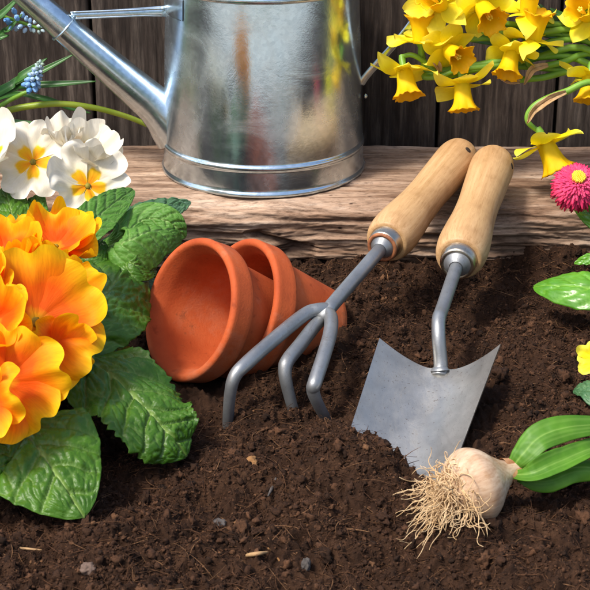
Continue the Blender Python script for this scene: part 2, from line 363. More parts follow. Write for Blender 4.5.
def bulb_skin():
    m = M['bulb']; nt = m.node_tree; b = nt.nodes['Principled BSDF']; src = b.inputs['Base Color'].links[0].from_socket
    n = noise(nt, coords(nt), 120, 7, 0.75); r = ramp(nt, [(0.55, (0, 0, 0)), (0.68, (0.75, 0.75, 0.75))], n.outputs[0])
    n2 = noise(nt, coords(nt, 'lco', (700, 700, 40)), 1.0, 4, 0.6); r2 = ramp(nt, [(0.35, (0.72, 0.62, 0.52)), (0.55, (1, 1, 1))], n2.outputs[0])
    nt.links.new(mix(nt, mix(nt, src, r2.outputs[0], 0.7, 'MULTIPLY'), (0.34, 0.18, 0.08), r.outputs[0]), b.inputs['Base Color'])
bulb_skin()

# ------------------------------------------------------------------ key positions
Y_FRONT, Y_BACK, Y_FENCE, Z_TOP = 0.045, 0.176, 0.193, 0.040

# pots (axis runs from mouth to base)
POT_H, POT_R, POT_RB = 0.060, 0.0385, 0.0230
pot_axis = [nrm((0.743, 0.528, -0.41)), nrm((0.80, 0.44, -0.415))]
c1 = P(188, 309, z=0.0360)
_a = pot_axis[0]; _upn = nrm(V(0, 0, 1)-_a*_a[2])
pot_mouth = [c1, c1+_a*0.031+_upn*0.0052+V(-0.001, 0.003, 0)]

# trowel blade frame
BL_A = P(441, 371, z=0.0135)                  # where the neck meets the blade
BL_AX = nrm(P(402, 480, z=-0.010)-BL_A)       # along the blade, towards the tip
_wl = nrm(np.cross(BL_AX, (0, 0, 1)))
_wl = nrm(_wl - 0.12*V(0, 0, 1))
BL_N = nrm(np.cross(_wl, BL_AX));  BL_N = BL_N if BL_N[2] > 0 else -BL_N
BL_W = nrm(np.cross(BL_AX, BL_N)); BL_W = BL_W if BL_W[0] > 0 else -BL_W
BL_L, BL_HW, BL_D = 0.135, 0.0318, 0.0155
def blade_pt(u, v):
    """u in [-1,1] across, v in metres along from the neck"""
    u = np.asarray(u, float); v = np.asarray(v, float)
    hw = BL_HW*(1-0.20*(v/BL_L))*np.where(v > 0.07, np.sqrt(np.clip(1-((v-0.07)/(BL_L-0.07+1e-4))**2, 0.0, 1)), 1)
    d = BL_D*(np.abs(u)**1.8)*(1-0.25*np.clip(v/BL_L, 0, 1))
    return BL_A+BL_AX*(v[..., None])+BL_W*((u*hw)[..., None])+BL_N*(d[..., None])

def soil_h(x, y):
    x = np.asarray(x, float); y = np.asarray(y, float)
    h = 0.0066*fbm(x*9+3, y*9, 0.3, 3)+0.0064*fbm(x*33, y*33, 1.7, 3)
    c = perlin(x*85, y*85, 4.2); h = h+0.0040*(1-np.abs(c)*2)-0.001
    c = perlin(x*190+4, y*190, 7.7); h = h+0.0027*(1-np.abs(c)*2)
    h = h+0.0018*fbm(x*420, y*420, 2.2, 3)
    g = lambda px, py, sx, sy, a: a*np.exp(-(((x-P(px, py, z=0)[0])/sx)**2+((y-P(px, py, z=0)[1])/sy)**2))
    h = h+g(560, 262, 0.060, 0.030, 0.012)+g(480, 268, 0.05, 0.022, 0.003)-0.006*sstep(-0.04, 0.03, y)            # banked against the timber
    h = h+g(362, 480, 0.022, 0.022, 0.010)+g(300, 470, 0.06, 0.03, 0.004)             # heap over the blade tip
    h = h+g(352, 318, 0.020, 0.022, 0.012)+g(345, 350, 0.03, 0.02, 0.005)             # at the foot of the pots
    h = h-g(170, 420, 0.03, 0.035, 0.006)-g(470, 440, 0.03, 0.03, 0.004)-g(550, 480, 0.04, 0.02, 0.004)
    # the blade keeps its upper part clear
    rel = np.stack([x-BL_A[0], y-BL_A[1]], -1)
    ax2 = BL_AX[:2]; w2 = BL_W[:2]
    det = ax2[0]*w2[1]-ax2[1]*w2[0]
    v = (rel[..., 0]*w2[1]-rel[..., 1]*w2[0])/det; s = (ax2[0]*rel[..., 1]-ax2[1]*rel[..., 0])/det
    u = s/BL_HW
    bz = BL_A[2]+BL_AX[2]*v+BL_W[2]*s+BL_N[2]*BL_D*np.clip(np.abs(u), 0, 1.1)**1.8
    edge = 0.084+0.018*u+0.004*perlin(x*140, y*140, 9.1)+0.003*perlin(x*420, y*420, 3.1)
    inside = (np.abs(u) < 1.10) & (v > -0.012) & (v < 0.14)
    clear = np.minimum(h, bz-0.0035)
    heap = np.maximum(h, bz+0.0035+0.0018*fbm(x*260, y*260, 5.5, 3)-0.004*sstep(0.9, 1.1, np.abs(u)))
    t = sstep(-0.002, 0.006, v-edge)
    h = np.where(inside, clear*(1-t)+heap*t, h)
    # pots lie in their own hollows
    for c, a in zip(pot_mouth, pot_axis):
        ah = math.hypot(a[0], a[1]); e = V(a[0]/ah, a[1]/ah)
        s = (x-c[0])*e[0]+(y-c[1])*e[1]; q = np.abs(-(x-c[0])*e[1]+(y-c[1])*e[0])
        cz = ah; dh, dz = a[2]/1.0, cz       # lowest line of the wall: offset -r*(dh along e), -r*dz in height
        k = (POT_RB-POT_R)/POT_H
        tt = (s-dh*POT_R)/(ah+dh*k); rr = POT_R+k*np.clip(tt, 0, POT_H)
        low = c[2]+a[2]*np.clip(tt, 0, POT_H)-dz*np.sqrt(np.clip(rr*rr-q*q, 0, None))-0.0015
        ins = (tt > -0.003) & (tt < POT_H*0.9) & (q < rr*0.93)
        h = np.where(ins, np.minimum(h, low), h)
        near = (tt > -0.02) & (tt <= -0.003) & (q < 0.03)
        h = np.where(near, np.minimum(h, c[2]-dz*POT_R+0.002), h)
    return h

# ================================================================== SETTING
def build_ground():
    s = 60.0
    xs = np.linspace(-s, s, 25); X, Y = np.meshgrid(xs, xs)
    z = np.full(X.shape, -0.034)
    o = obj('lawn', (np.stack([X, Y, z], -1).reshape(-1, 3), grid_faces(25, 25), {}), M['lawn']); setp(o, kind='structure')
    fine = 0.0008
    xs = np.concatenate([np.linspace(-1.3, -0.30, 30)[:-1], np.arange(-0.30, 0.30, fine), np.linspace(0.30, 1.3, 30)])
    ys = np.concatenate([np.linspace(-0.46, -0.36, 24)[:-1], np.arange(-0.36, 0.056, fine), np.linspace(0.056, 0.19, 10)])
    X, Y = np.meshgrid(xs, ys); H = soil_h(X, Y)
    edge = np.maximum(np.abs(X)-1.2, 0)+np.maximum(-0.42-Y, 0); H = H-edge*1.0
    H = np.where(Y > 0.06, np.minimum(H, 0.0), H)
    o = obj('soil', (np.stack([X, Y, H], -1).reshape(-1, 3), grid_faces(len(xs), len(ys)), {}), M['soil']); setp(o, kind='structure')

def build_path():  # pale slab added out of view to brighten the can's reflections and bounce light
    xs = np.linspace(-2.2, 2.2, 45); ys = np.linspace(-1.7, -0.435, 24); X, Y = np.meshgrid(xs, ys); Z = -0.016+0.0012*perlin(X*4, Y*4, 1.0)
    top = np.stack([X, Y, Z], -1).reshape(-1, 3); n = len(top)
    ring = list(range(45))+[i*45+44 for i in range(1, 24)]+[23*45+j for j in range(43, -1, -1)]+[i*45 for i in range(22, 0, -1)]
    f = [tuple(q) for q in grid_faces(45, 24)]+[(ring[i], ring[i-1], ring[i-1]+n, ring[i]+n) for i in range(len(ring))]
    o = obj('path', (np.concatenate([top, top-V(0, 0, 0.03)]), f, {}), M['paving']); setp(o, kind='structure')
def ico(sub):
    p = (1+5**.5)/2
    v = [(-1, p, 0), (1, p, 0), (-1, -p, 0), (1, -p, 0), (0, -1, p), (0, 1, p), (0, -1, -p), (0, 1, -p), (p, 0, -1), (p, 0, 1), (-p, 0, -1), (-p, 0, 1)]
    f = [(0, 11, 5), (0, 5, 1), (0, 1, 7), (0, 7, 10), (0, 10, 11), (1, 5, 9), (5, 11, 4), (11, 10, 2), (10, 7, 6), (7, 1, 8), (3, 9, 4), (3, 4, 2), (3, 2, 6), (3, 6, 8), (3, 8, 9), (4, 9, 5), (2, 4, 11), (6, 2, 10), (8, 6, 7), (9, 8, 1)]
    v = [np.array(q)/np.linalg.norm(q) for q in v]
    for _ in range(sub):
        c, nf = {}, []
        def mid(a, b):
            k = (min(a, b), max(a, b))
            if k not in c: v.append(nrm(v[a]+v[b])); c[k] = len(v)-1
            return c[k]
        for a, b, d in f:
            x, y, z = mid(a, b), mid(b, d), mid(d, a); nf += [(a, x, z), (b, y, x), (d, z, y), (x, y, z)]
        f = nf
    return np.array(v), np.array(f)

def under_things(x, y):
    """places where loose crumbs must not lie (on the clear blade, inside the pots)"""
    rel = np.stack([x-BL_A[0], y-BL_A[1]], -1); ax2, w2 = BL_AX[:2], BL_W[:2]; det = ax2[0]*w2[1]-ax2[1]*w2[0]
    v = (rel[..., 0]*w2[1]-rel[..., 1]*w2[0])/det; u = (ax2[0]*rel[..., 1]-ax2[1]*rel[..., 0])/det/BL_HW
    bad = (np.abs(u) < 1.12) & (v > -0.014) & (v < 0.079+0.018*u)
    for c, a in zip(pot_mouth, pot_axis):
        ah = math.hypot(a[0], a[1]); e = V(a[0]/ah, a[1]/ah)
        s = (x-c[0])*e[0]+(y-c[1])*e[1]; q = np.abs(-(x-c[0])*e[1]+(y-c[1])*e[0])
        bad |= (s > -0.02) & (s < 0.052) & (q < 0.0385-0.2*np.clip(s, 0, 1))
    return bad
def scatter(n, x0=-0.27, x1=0.27, y0=-0.345, y1=0.043):
    x = RNG.uniform(x0, x1, n); y = RNG.uniform(y0, y1, n)
    keep = ~under_things(x, y); return x[keep], y[keep]
def build_crumbs():
    V_, F_, T_, n0 = [], [], [], 0
    for sub, cnt, lo, hi in ((0, 150000, 0.00035, 0.0010), (1, 11000, 0.0008, 0.0021), (2, 420, 0.0020, 0.0040)):
        bv, bf = ico(sub); x, y = scatter(cnt)
        dens = perlin(x*30, y*30, 3.3)+0.4*perlin(x*90, y*90, 1.3)
        k = dens > RNG.uniform(-0.9, 0.55, len(x)); x, y = x[k], y[k]; n = len(x)
        r = lo*(hi/lo)**(RNG.random(n)**1.6)
        z = soil_h(x, y)+r*0.35
        q = RNG.normal(size=(n, 3, 3)); q, _ = np.linalg.qr(q)
        sc = RNG.uniform(0.55, 1.25, (n, 1, 3))
        jit = 1+RNG.uniform(-0.30, 0.30, (n, len(bv), 1)) if sub == 0 else None
        if sub:
            seed = RNG.uniform(0, 60, (n, 1, 3)); qv = bv[None]*1.7+seed
            jit = 1+0.85*(perlin(qv[..., 0], qv[..., 1], qv[..., 2])+0.6*perlin(qv[..., 0]*2.3, qv[..., 1]*2.3, qv[..., 2]*2.3))[..., None]+RNG.uniform(-0.1, 0.1, (n, len(bv), 1))
        v = np.einsum('nij,nkj->nki', q, bv[None]*jit*sc)*r[:, None, None]+np.stack([x, y, z], -1)[:, None, :]
        f = bf[None]+(np.arange(n)*len(bv))[:, None, None]+n0
        V_.append(v.reshape(-1, 3)); F_.append(f.reshape(-1, 3)); T_.append(np.repeat(np.clip(RNG.beta(2, 2.6, n), 0, 1), len(bv))); n0 += n*len(bv)
    o = obj('soil_crumbs', (np.concatenate(V_), np.concatenate(F_), {'tone': np.concatenate(T_)}), M['crumb'])
    setp(o, 'loose dark brown crumbs of potting soil strewn over the bed', 'soil', None, 'stuff')
def build_fibres():
    n = 46000; x, y = scatter(n); n = len(x); z = soil_h(x, y)+0.0007
    L = 0.0018*(0.018/0.0018)**(RNG.random(n)**2.0); ang = RNG.uniform(0, 2*math.pi, n); tilt = RNG.normal(0, 0.28, n)
    rad = RNG.uniform(0.00009, 0.00026, n)*(0.7+L*30); K = 5
    d = np.stack([np.cos(ang)*np.cos(tilt), np.sin(ang)*np.cos(tilt), np.sin(tilt)], -1); s = np.stack([-np.sin(ang), np.cos(ang), np.zeros(n)], -1)
    bend = RNG.normal(0, 0.22, n); t = np.linspace(-.5, .5, K)
    p = np.stack([x, y, z], -1)[:, None]+d[:, None]*(t[None, :, None]*L[:, None, None])+s[:, None]*((t**2)[None, :, None]*(bend*L)[:, None, None]*2)
    p[..., 2] += (0.25-t[None]**2)*(L*RNG.uniform(-0.1, 0.35, n))[:, None]
    up = np.cross(d, s); v = []
    for a in (0, 2.094, 4.189):
        v.append(p+(rad[:, None]*(1-1.2*np.abs(t)[None]))[..., None]*(math.cos(a)*s+math.sin(a)*up)[:, None])
    v = np.stack(v, 2).reshape(n, K*3, 3)
    gf = grid_faces(3, K, True); f = gf[None]+(np.arange(n)*K*3)[:, None, None]
    o = obj('peat_fibres', (v.reshape(-1, 3), f.reshape(-1, 4), {'tone': np.repeat(np.clip(RNG.beta(1.6, 2.6, n), 0, 1), K*3)}), M['fibre'])
    setp(o, 'fine brown root fibres and bark threads mixed through the soil', 'soil', None, 'stuff')

def build_timber():
    nx, seg = 1100, []
    xs = np.linspace(-0.46, 0.46, nx)
    # section, clockwise from the front foot: front face, top, back
    zb = -0.022
    prof = [(Y_FRONT+0.004, zb), (Y_FRONT+0.003, 0.004), (Y_FRONT, 0.018), (Y_FRONT+0.0005, 0.030), (Y_FRONT+0.003, 0.0375), (Y_FRONT+0.009, Z_TOP), (0.11, Z_TOP), (Y_BACK-0.012, Z_TOP-0.0005), (Y_BACK-0.003, Z_TOP-0.005), (Y_BACK, 0.02), (Y_BACK, zb)]
    p = np.array(prof); L = np.concatenate([[0], np.cumsum(np.linalg.norm(np.diff(p, axis=0), axis=1))])
    s = np.concatenate([np.arange(0, 0.073, 0.00065), np.arange(0.073, 0.19, 0.0011), np.arange(0.19, L[-1], 0.006)])
    py, pz = np.interp(s, L, p[:, 0]), np.interp(s, L, p[:, 1])
    ny = np.gradient(pz, s); nz = -np.gradient(py, s)     # outward normal
    k = np.ones(9)/9; ny = np.convolve(np.pad(ny, 4, 'edge'), k, 'valid'); nz = np.convolve(np.pad(nz, 4, 'edge'), k, 'valid')
    nl = np.hypot(ny, nz); ny, nz = -ny/nl, -nz/nl
    if nz[np.argmin(np.abs(s-0.12))] < 0: ny, nz = -ny, -nz
    X, S = np.meshgrid(xs, s)
    front = 1-sstep(0.058, 0.072, S)                        # the face that shows torn end fibres
    wav = 0.010*perlin(X*5, 0.7)+0.004*perlin(X*17, S*9, 5.2)
    gr = fbm(X*10, (S+wav)*130, 2.0, 5, 0.6)
    rid = 1-np.abs(perlin(X*7+3, (S+wav)*95, 6.0))*2.2
    cr = perlin(X*4.5, (S+wav)*60, 11.0); crack = np.clip(1-np.abs(cr)*16, 0, 1)*sstep(0.0, 0.25, perlin(X*6, (S+wav)*22, 14.0)+0.06)
    fine = fbm(X*26, (S+wav)*420, 21.0, 3, 0.6)
    d = front*(0.0030*gr+0.0022*rid+0.0007*fine-0.0060*crack+0.004*fbm(X*7, S*22, 8.8, 3))+(1-front)*(0.0007*gr+0.0005*rid+0.0003*fine-0.0028*crack+0.0014*fbm(X*8, S*16, 3.1, 3))
    d -= 0.004*np.exp(-((S-0.064)/0.006)**2)*np.clip(perlin(X*22, 2.2)+0.15, 0, 1)*2.0     # chipped front arris
    d -= (1-front)*0.004*np.exp(-((S-0.095+0.012*perlin(X*9, 1.1))/0.0014)**2)*sstep(-0.1, 0.25, perlin(X*11, 6.6))
    d -= front*0.007*np.exp(-((S-0.020)/0.005)**2)*sstep(-0.2, 0.3, perlin(X*9, 7.7)+np.where(X > 0.05, 0.5, 0))
    Y = py[:, None]+ny[:, None]*d; Z = pz[:, None]+nz[:, None]*d
    pit = np.clip(crack*0.8+front*np.clip(-gr*0.9-0.1, 0, 0.75), 0, 0.9)
    v = np.stack([X, Y, Z], -1).reshape(-1, 3)
    f = grid_faces(nx, len(s))
    v = np.concatenate([v, [(-0.46, 0.1, 0.0), (0.46, 0.1, 0.0)]]); pit = np.append(pit.ravel(), [0, 0])
    m = len(s)
    ends = [(i*nx, (i+1)*nx, m*nx, m*nx) for i in range(m-1)]+[(i*nx+nx-1, (i+1)*nx+nx-1, m*nx+1, m*nx+1) for i in range(m-1)]
    o = obj('timber_edging', (v, f, {'pit': pit}), M['timber'])
    setp(o, 'weathered cracked timber sleeper edging the bed under the watering can', 'timber')
    # worm holes and stains come from the material; loose litter in the gap behind
def build_fence():
    gx = [-0.62, -0.50, -0.385, -0.262]+[P(q, 100, y=Y_FENCE)[0] for q in (94, 264, 438, 557)]+[0.265, 0.37, 0.49, 0.6]
    geos = []
    for i in range(len(gx)-1):
        a, b = gx[i]+0.0013, gx[i+1]-0.0013; n = max(12, int((b-a)/0.0011)); nz_ = 90
        e = 0.004
        xs = np.concatenate([[a, a, a+0.0006], np.linspace(a+0.002, b-0.002, n), [b-0.0006, b, b]])
        off = np.concatenate([[0.018, 0.0012, 0.0004], np.zeros(n), [0.0004, 0.0012, 0.018]])
        zs = np.linspace(-0.03, 0.25, nz_); X, Z = np.meshgrid(xs, zs)
        fr = np.broadcast_to(off[None], X.shape)
        gr = fbm(X*240+i*9, Z*5, i*3.3, 4, 0.6)
        knot = 0
        d = 0.0008*gr+0.0009*perlin(X*60+i, Z*3.5, i*1.7)
        Y = Y_FENCE+0.0015*math.sin(i*2.4)+fr-np.where(fr < 0.01, d, 0)
        f = grid_faces(len(xs), nz_)
        geos.append((np.stack([X, Y, Z], -1).reshape(-1, 3), f, {'tone': np.full(X.size, (0.45, 0.75, 0.2, 0.55, 0.6, 0.35, 0.25, 0.85, 0.95, 0.3, 0.6)[i % 11])}))
    for i in range(1, len(gx)-1):                           # cover strips added behind the joints so the open gaps look dark
        a, b = gx[i]-0.022, gx[i]+0.022
        bv = [(x, y, z) for x in (a, b) for y in (Y_FENCE+0.019, Y_FENCE+0.0215) for z in (-0.03, 0.246)]
        geos.append((np.array(bv), [(0, 1, 3, 2), (4, 6, 7, 5), (0, 4, 5, 1), (2, 3, 7, 6), (0, 2, 6, 4), (1, 5, 7, 3)], {'tone': np.zeros(8)}))
    # back rail that carries the boards
    bv = [(x, y, z) for x in (-0.62, 0.6) for y in (0.216, 0.245) for z in (0.19, 0.225)]
    bf = [(0, 1, 3, 2), (4, 6, 7, 5), (0, 4, 5, 1), (2, 3, 7, 6), (0, 2, 6, 4), (1, 5, 7, 3)]
    geos.append((np.array(bv), bf, {'tone': np.zeros(8)}))
    o = obj('wooden_fence', join(geos), M['fence'])
    setp(o, 'dark brown wooden fence of upright weathered boards behind the watering can', 'fence')
def build_hedge():  # leafy mass added out of view so the watering can reflects green
    n = 7000
    c = np.stack([RNG.uniform(-5, 5, n), -3.6+RNG.normal(0, 0.22, n), RNG.uniform(0, 1.5, n)], -1)
    c[:, 1] += 0.25*fbm(c[:, 0]*1.2, c[:, 2]*1.2, 2.0, 3); c[:, 2] *= 1+0.15*perlin(c[:, 0]*2, 0.4)
    q, _ = np.linalg.qr(RNG.normal(size=(n, 3, 3))); s = RNG.uniform(0.04, 0.09, n)
    base = np.array([(-1, 0, 0), (0, -0.45, 0.1), (1, 0, 0), (0, 0.45, 0.1)])
    v = np.einsum('nij,kj->nki', q, base)*s[:, None, None]+c[:, None]
    f = np.arange(n*4).reshape(n, 4)
    o = obj('hedge', (v.reshape(-1, 3), f, {}), M['hedge']); setp(o, 'leafy green garden hedge across the lawn facing the fence', 'hedge')

# ================================================================== OBJECTS
CAN_C = V(-0.0205, 0.1225, Z_TOP+0.0008)
def build_can():
    t = thing('watering_can', CAN_C, 'galvanised metal watering can standing on the timber edging', 'watering can')
    up = V(0, 0, 1)
    rb, rt, H = 0.0652, 0.0605, 0.122
    r_at = lambda h: rb+(rt-rb)*h/H
    body = [(0.0, 0.0005), (0.0012, rb-0.006), (0.0016, rb-0.0012), (0.0, rb+0.0004), (0.0002, rb+0.0010), (0.0018, rb+0.0012), (0.0028, rb+0.0002), (0.0036, r_at(0.0036))]
    for h in np.linspace(0.005, 0.0150, 5): body.append((h, r_at(h)))
    for a in np.linspace(0, math.pi, 9): body.append((0.0178-0.0016*math.cos(a), r_at(0.0178)+0.0009*math.sin(a)))
    for h in np.linspace(0.021, H-0.003, 26): body.append((h, r_at(h)))
    obj('body', lathe(body, CAN_C, up, 128), M['galv'], t)
    rim = [(H-0.003, rt-0.0002)]
    for a in np.linspace(0, math.pi, 9): rim.append((H-0.001-0.0022*math.cos(a), rt+0.0019*math.sin(a)))
    rim += [(H+0.003, rt-0.0015), (H+0.016, rt-0.0022), (H+0.0175, rt-0.0012), (H+0.0185, rt-0.0022), (H+0.0175, rt-0.0036), (H+0.0, rt-0.0034), (0.004, rb-0.0016), (0.0035, 0.0005)]
    obj('rim', lathe(rim, CAN_C, up, 128), M['galv'], t)
    # spout
    a0, a1 = P(150.5, 101.5, y=0.117), P(60, 24, y=0.108)
    d = nrm(a1-a0); L = np.linalg.norm(a1-a0)
    prof = [(-0.024, 0.0195), (-0.018, 0.0175), (-0.010, 0.0142), (-0.003, 0.0126), (0.004, 0.01215)]
    for q in np.linspace(0.02, L*2.1, 14): prof.append((q, 0.01215-(0.01215-0.0089)*q/L*0.95))
    e = prof[-1]; prof += [(e[0]+0.001, e[1]+0.0012), (e[0]+0.002, e[1]+0.0002), (e[0]+0.001, e[1]-0.0012), (e[0]-0.02, e[1]-0.001)]
    obj('spout', lathe(prof, a0, d, 56), M['galv'], t)
    # brace from spout to body
    b0, b1 = P(71, 15, y=0.108), P(166, 11, y=0.113)
    q = [b0+(b1-b0)*s for s in np.linspace(0, 1, 16)]
    br = tube(q, [0.0023, 0.0024, 0.0028, 0.0036], 12, True, ((0, -1, 0.25), 0.45))
    lip = tube([x+V(0, -0.0011, 0.0019) for x in q], 0.0007, 8); lip2 = tube([x+V(0, -0.0011, -0.0021) for x in q], 0.0006, 8)
    cuff = tube([a0+d*(L*0.96)+0.0101*(math.cos(a)*nrm(np.cross(d, up))+math.sin(a)*nrm(np.cross(np.cross(d, up), d))) for a in np.linspace(0, 2*math.pi, 30)], 0.0006, 6, False)
    obj('brace', join([br, lip, lip2, cuff]), M['galv'], t)
    # strap band round the neck of the body, carrying the brace
    ring = [(0.1035, r_at(0.1035)-0.0004), (0.1040, r_at(0.104)+0.0003), (0.1046, r_at(0.1046)+0.0006), (0.1160, r_at(0.116)+0.0006), (0.1167, r_at(0.1167)+0.0003), (0.1172, r_at(0.1172)-0.0004)]
    g = lathe(ring, CAN_C, up, 128, side=(1, 0, 0))
    keep = [f for f in g[1] if (lambda c: c[0] < -0.048)(np.mean([g[0][i]-CAN_C for i in f], axis=0))]
    used = sorted(set(i for f in keep for i in f)); mp = {o: i for i, o in enumerate(used)}
    obj('brace_strap', (g[0][used], [tuple(mp[i] for i in f) for f in keep], {}), M['galv'], t)
    # back handle: flat strap from low on the body out and over
    h0 = P(361, 84, y=0.118)
    hp = [h0, P(370, 72, y=0.118), P(409, 27, y=0.118), P(433, -14, y=0.119), P(432, -60, y=0.120), P(395, -92, y=0.121), P(340, -92, y=0.1225)+V(0, 0, 0), CAN_C+V(0.055, 0, H+0.016)]
    hd = tube(spline(hp, 60), 0.0036, 14, True, ((0.45, -0.75, -0.5), 0.42))
    ho = obj('handle', hd, M['galv'], t)
    for px, py in ((367, 96),):
        c = P(px-1.5, py, y=0.1165); obj('rivet', lathe([(0, 0.0017), (0.0008, 0.0014), (0.0013, 0.0006), (0.0014, 0.00005)], c, (0.93, -0.37, 0.0), 14), M['galv'], t)

def build_pot(c, a, label):
    t = thing('plant_pot', (c[0], c[1], 0), label, 'plant pot', 'terracotta pots lying by the timber')
    k = (POT_RB-POT_R)/POT_H; wl = 0.0030
    ro = lambda s: POT_R-0.0035+(POT_RB-(POT_R-0.0035))*(s/POT_H)
    base = [(POT_H-0.004, 0.0045), (POT_H-0.004, POT_RB-wl-0.001), (POT_H-0.006, POT_RB-wl+0.0003)]
    prof = base+[(s, ro(s)-wl+0.0006) for s in np.linspace(POT_H-0.009, 0.006, 14)]
    prof += [(0.002, POT_R-0.0046), (0.0006, POT_R-0.0040), (0.0, POT_R-0.0028), (0.0001, POT_R-0.0014), (0.0009, POT_R-0.0003), (0.002, POT_R)]
    prof += [(s, POT_R-0.08*s) for s in np.linspace(0.004, 0.0130, 5)]
    prof += [(0.0142, POT_R-0.0016), (0.0148, POT_R-0.0028), (0.0152, ro(0.0152)+0.0003)]
    prof += [(s, ro(s)) for s in np.linspace(0.0165, POT_H-0.0015, 14)]+[(POT_H-0.0004, POT_RB-0.0006), (POT_H, POT_RB-0.0018), (POT_H, 0.0045), (POT_H-0.004, 0.0045)]
    g = lathe(prof, c, a, 96, wob=0.002)
    n = 96; split = 3+14+6
    obj('pot_body', g, M['terra'], t)
    return t

def handle(root, end, t, rmax=0.0148):
    """turned wooden handle, root = ferrule end"""
    ax = nrm(end-root); L = np.linalg.norm(end-root)
    pts = [(0.0, 0.60), (0.0, 0.80), (0.012, 0.89), (0.05, 0.97), (0.12, 1.0), (0.22, 0.95), (0.36, 0.86), (0.50, 0.83), (0.64, 0.865), (0.78, 0.90), (0.88, 0.92), (0.94, 0.87), (0.975, 0.74), (0.992, 0.50), (0.999, 0.23), (1.0, 0.01)]
    pr = [(x*L, y*rmax) for x, y in smooth_prof(pts, 70)]
    o = obj('handle', lathe(pr, root, ax, 56), M['beech'], t)
    return o, ax, L
def hanging_hole(o, c, axis):  # dark disc laid on the wood; a hole's shade is put into its colour
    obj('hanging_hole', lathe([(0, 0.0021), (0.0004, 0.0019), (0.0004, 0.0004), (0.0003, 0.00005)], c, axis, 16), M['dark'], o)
def build_fork():
    f_root, f_end = P(386.5, 242, z=0.0465), P(463, 152, z=0.0615)
    ax = nrm(f_end-f_root)
    J = P(327, 311, z=0.0335)
    t = thing('hand_fork', (J[0], J[1], 0), 'three pronged hand cultivator with wooden handle, tines sunk in soil', 'hand fork')
    o, ax, L = handle(f_root, f_end, t, 0.0141)
    side = nrm(np.cross(ax, (0, 0, 1)));
    hd = nrm(0.70*side+0.75*V(0, 0, 1)); hanging_hole(o, f_root+ax*(L*0.87)+0.0128*hd, hd)
    obj('ferrule', lathe([(-0.0058, 0.0068), (-0.0066, 0.0078), (-0.0064, 0.0088), (-0.0052, 0.0092), (-0.001, 0.0094), (0.0022, 0.0112), (0.003, 0.0118), (0.0038, 0.0112), (0.0042, 0.0104)], f_root, ax, 40), M['ferrule'], t)
    obj('ferrule_washer', lathe([(-0.0066, 0.0066), (-0.0074, 0.0070), (-0.0077, 0.0078), (-0.0072, 0.0087), (-0.006, 0.0088)], f_root, ax, 36), M['rust'], t)
    obj('bolster', lathe([(-0.0105, 0.0040), (-0.0092, 0.0052), (-0.0072, 0.0064), (-0.0060, 0.0074)], f_root, ax, 32), M['fork'], t)
    obj('shaft', tube([f_root-ax*0.001, f_root-ax*0.02, J+ax*0.02, J+ax*0.004, J-ax*0.006+V(0, 0, -0.002)], 0.0039, 18), M['fork'], t)
    def tine(pts, r0=0.0037, r1=0.0030):
        return tube(spline(pts, 60), [r0, r0, r0, r1, r1*0.85], 16)
    # left tine sweeps wide, middle runs under, right comes straight down
    obj('tine', tine([J+ax*0.004+V(0.001, 0, -0.001), P(318, 310, z=0.0345), P(304, 315, z=0.034), P(272, 341, z=0.0315), P(247, 363, z=0.0280), P(235, 376, z=0.0238), P(230, 395, z=0.0140), P(228, 425, z=-0.0045), P(229, 440, z=-0.015)]), M['fork'], t)
    obj('tine', tine([J+ax*0.002+V(0, 0, -0.003), P(318, 322, z=0.029), P(300, 345, z=0.0265), P(288, 360, z=0.0245), P(285, 370, z=0.021), P(287, 386, z=0.013), P(294, 412, z=-0.002), P(300, 428, z=-0.014)]), M['fork'], t)
    obj('tine', tine([J+ax*0.001+V(-0.001, 0, -0.001), P(331, 318, z=0.0325), P(330, 334, z=0.031), P(323, 358, z=0.0265), P(315, 382, z=0.0205), P(313, 390, z=0.0165), P(317, 402, z=0.009), P(325, 417, z=-0.002), P(333, 430, z=-0.014)]), M['fork'], t)
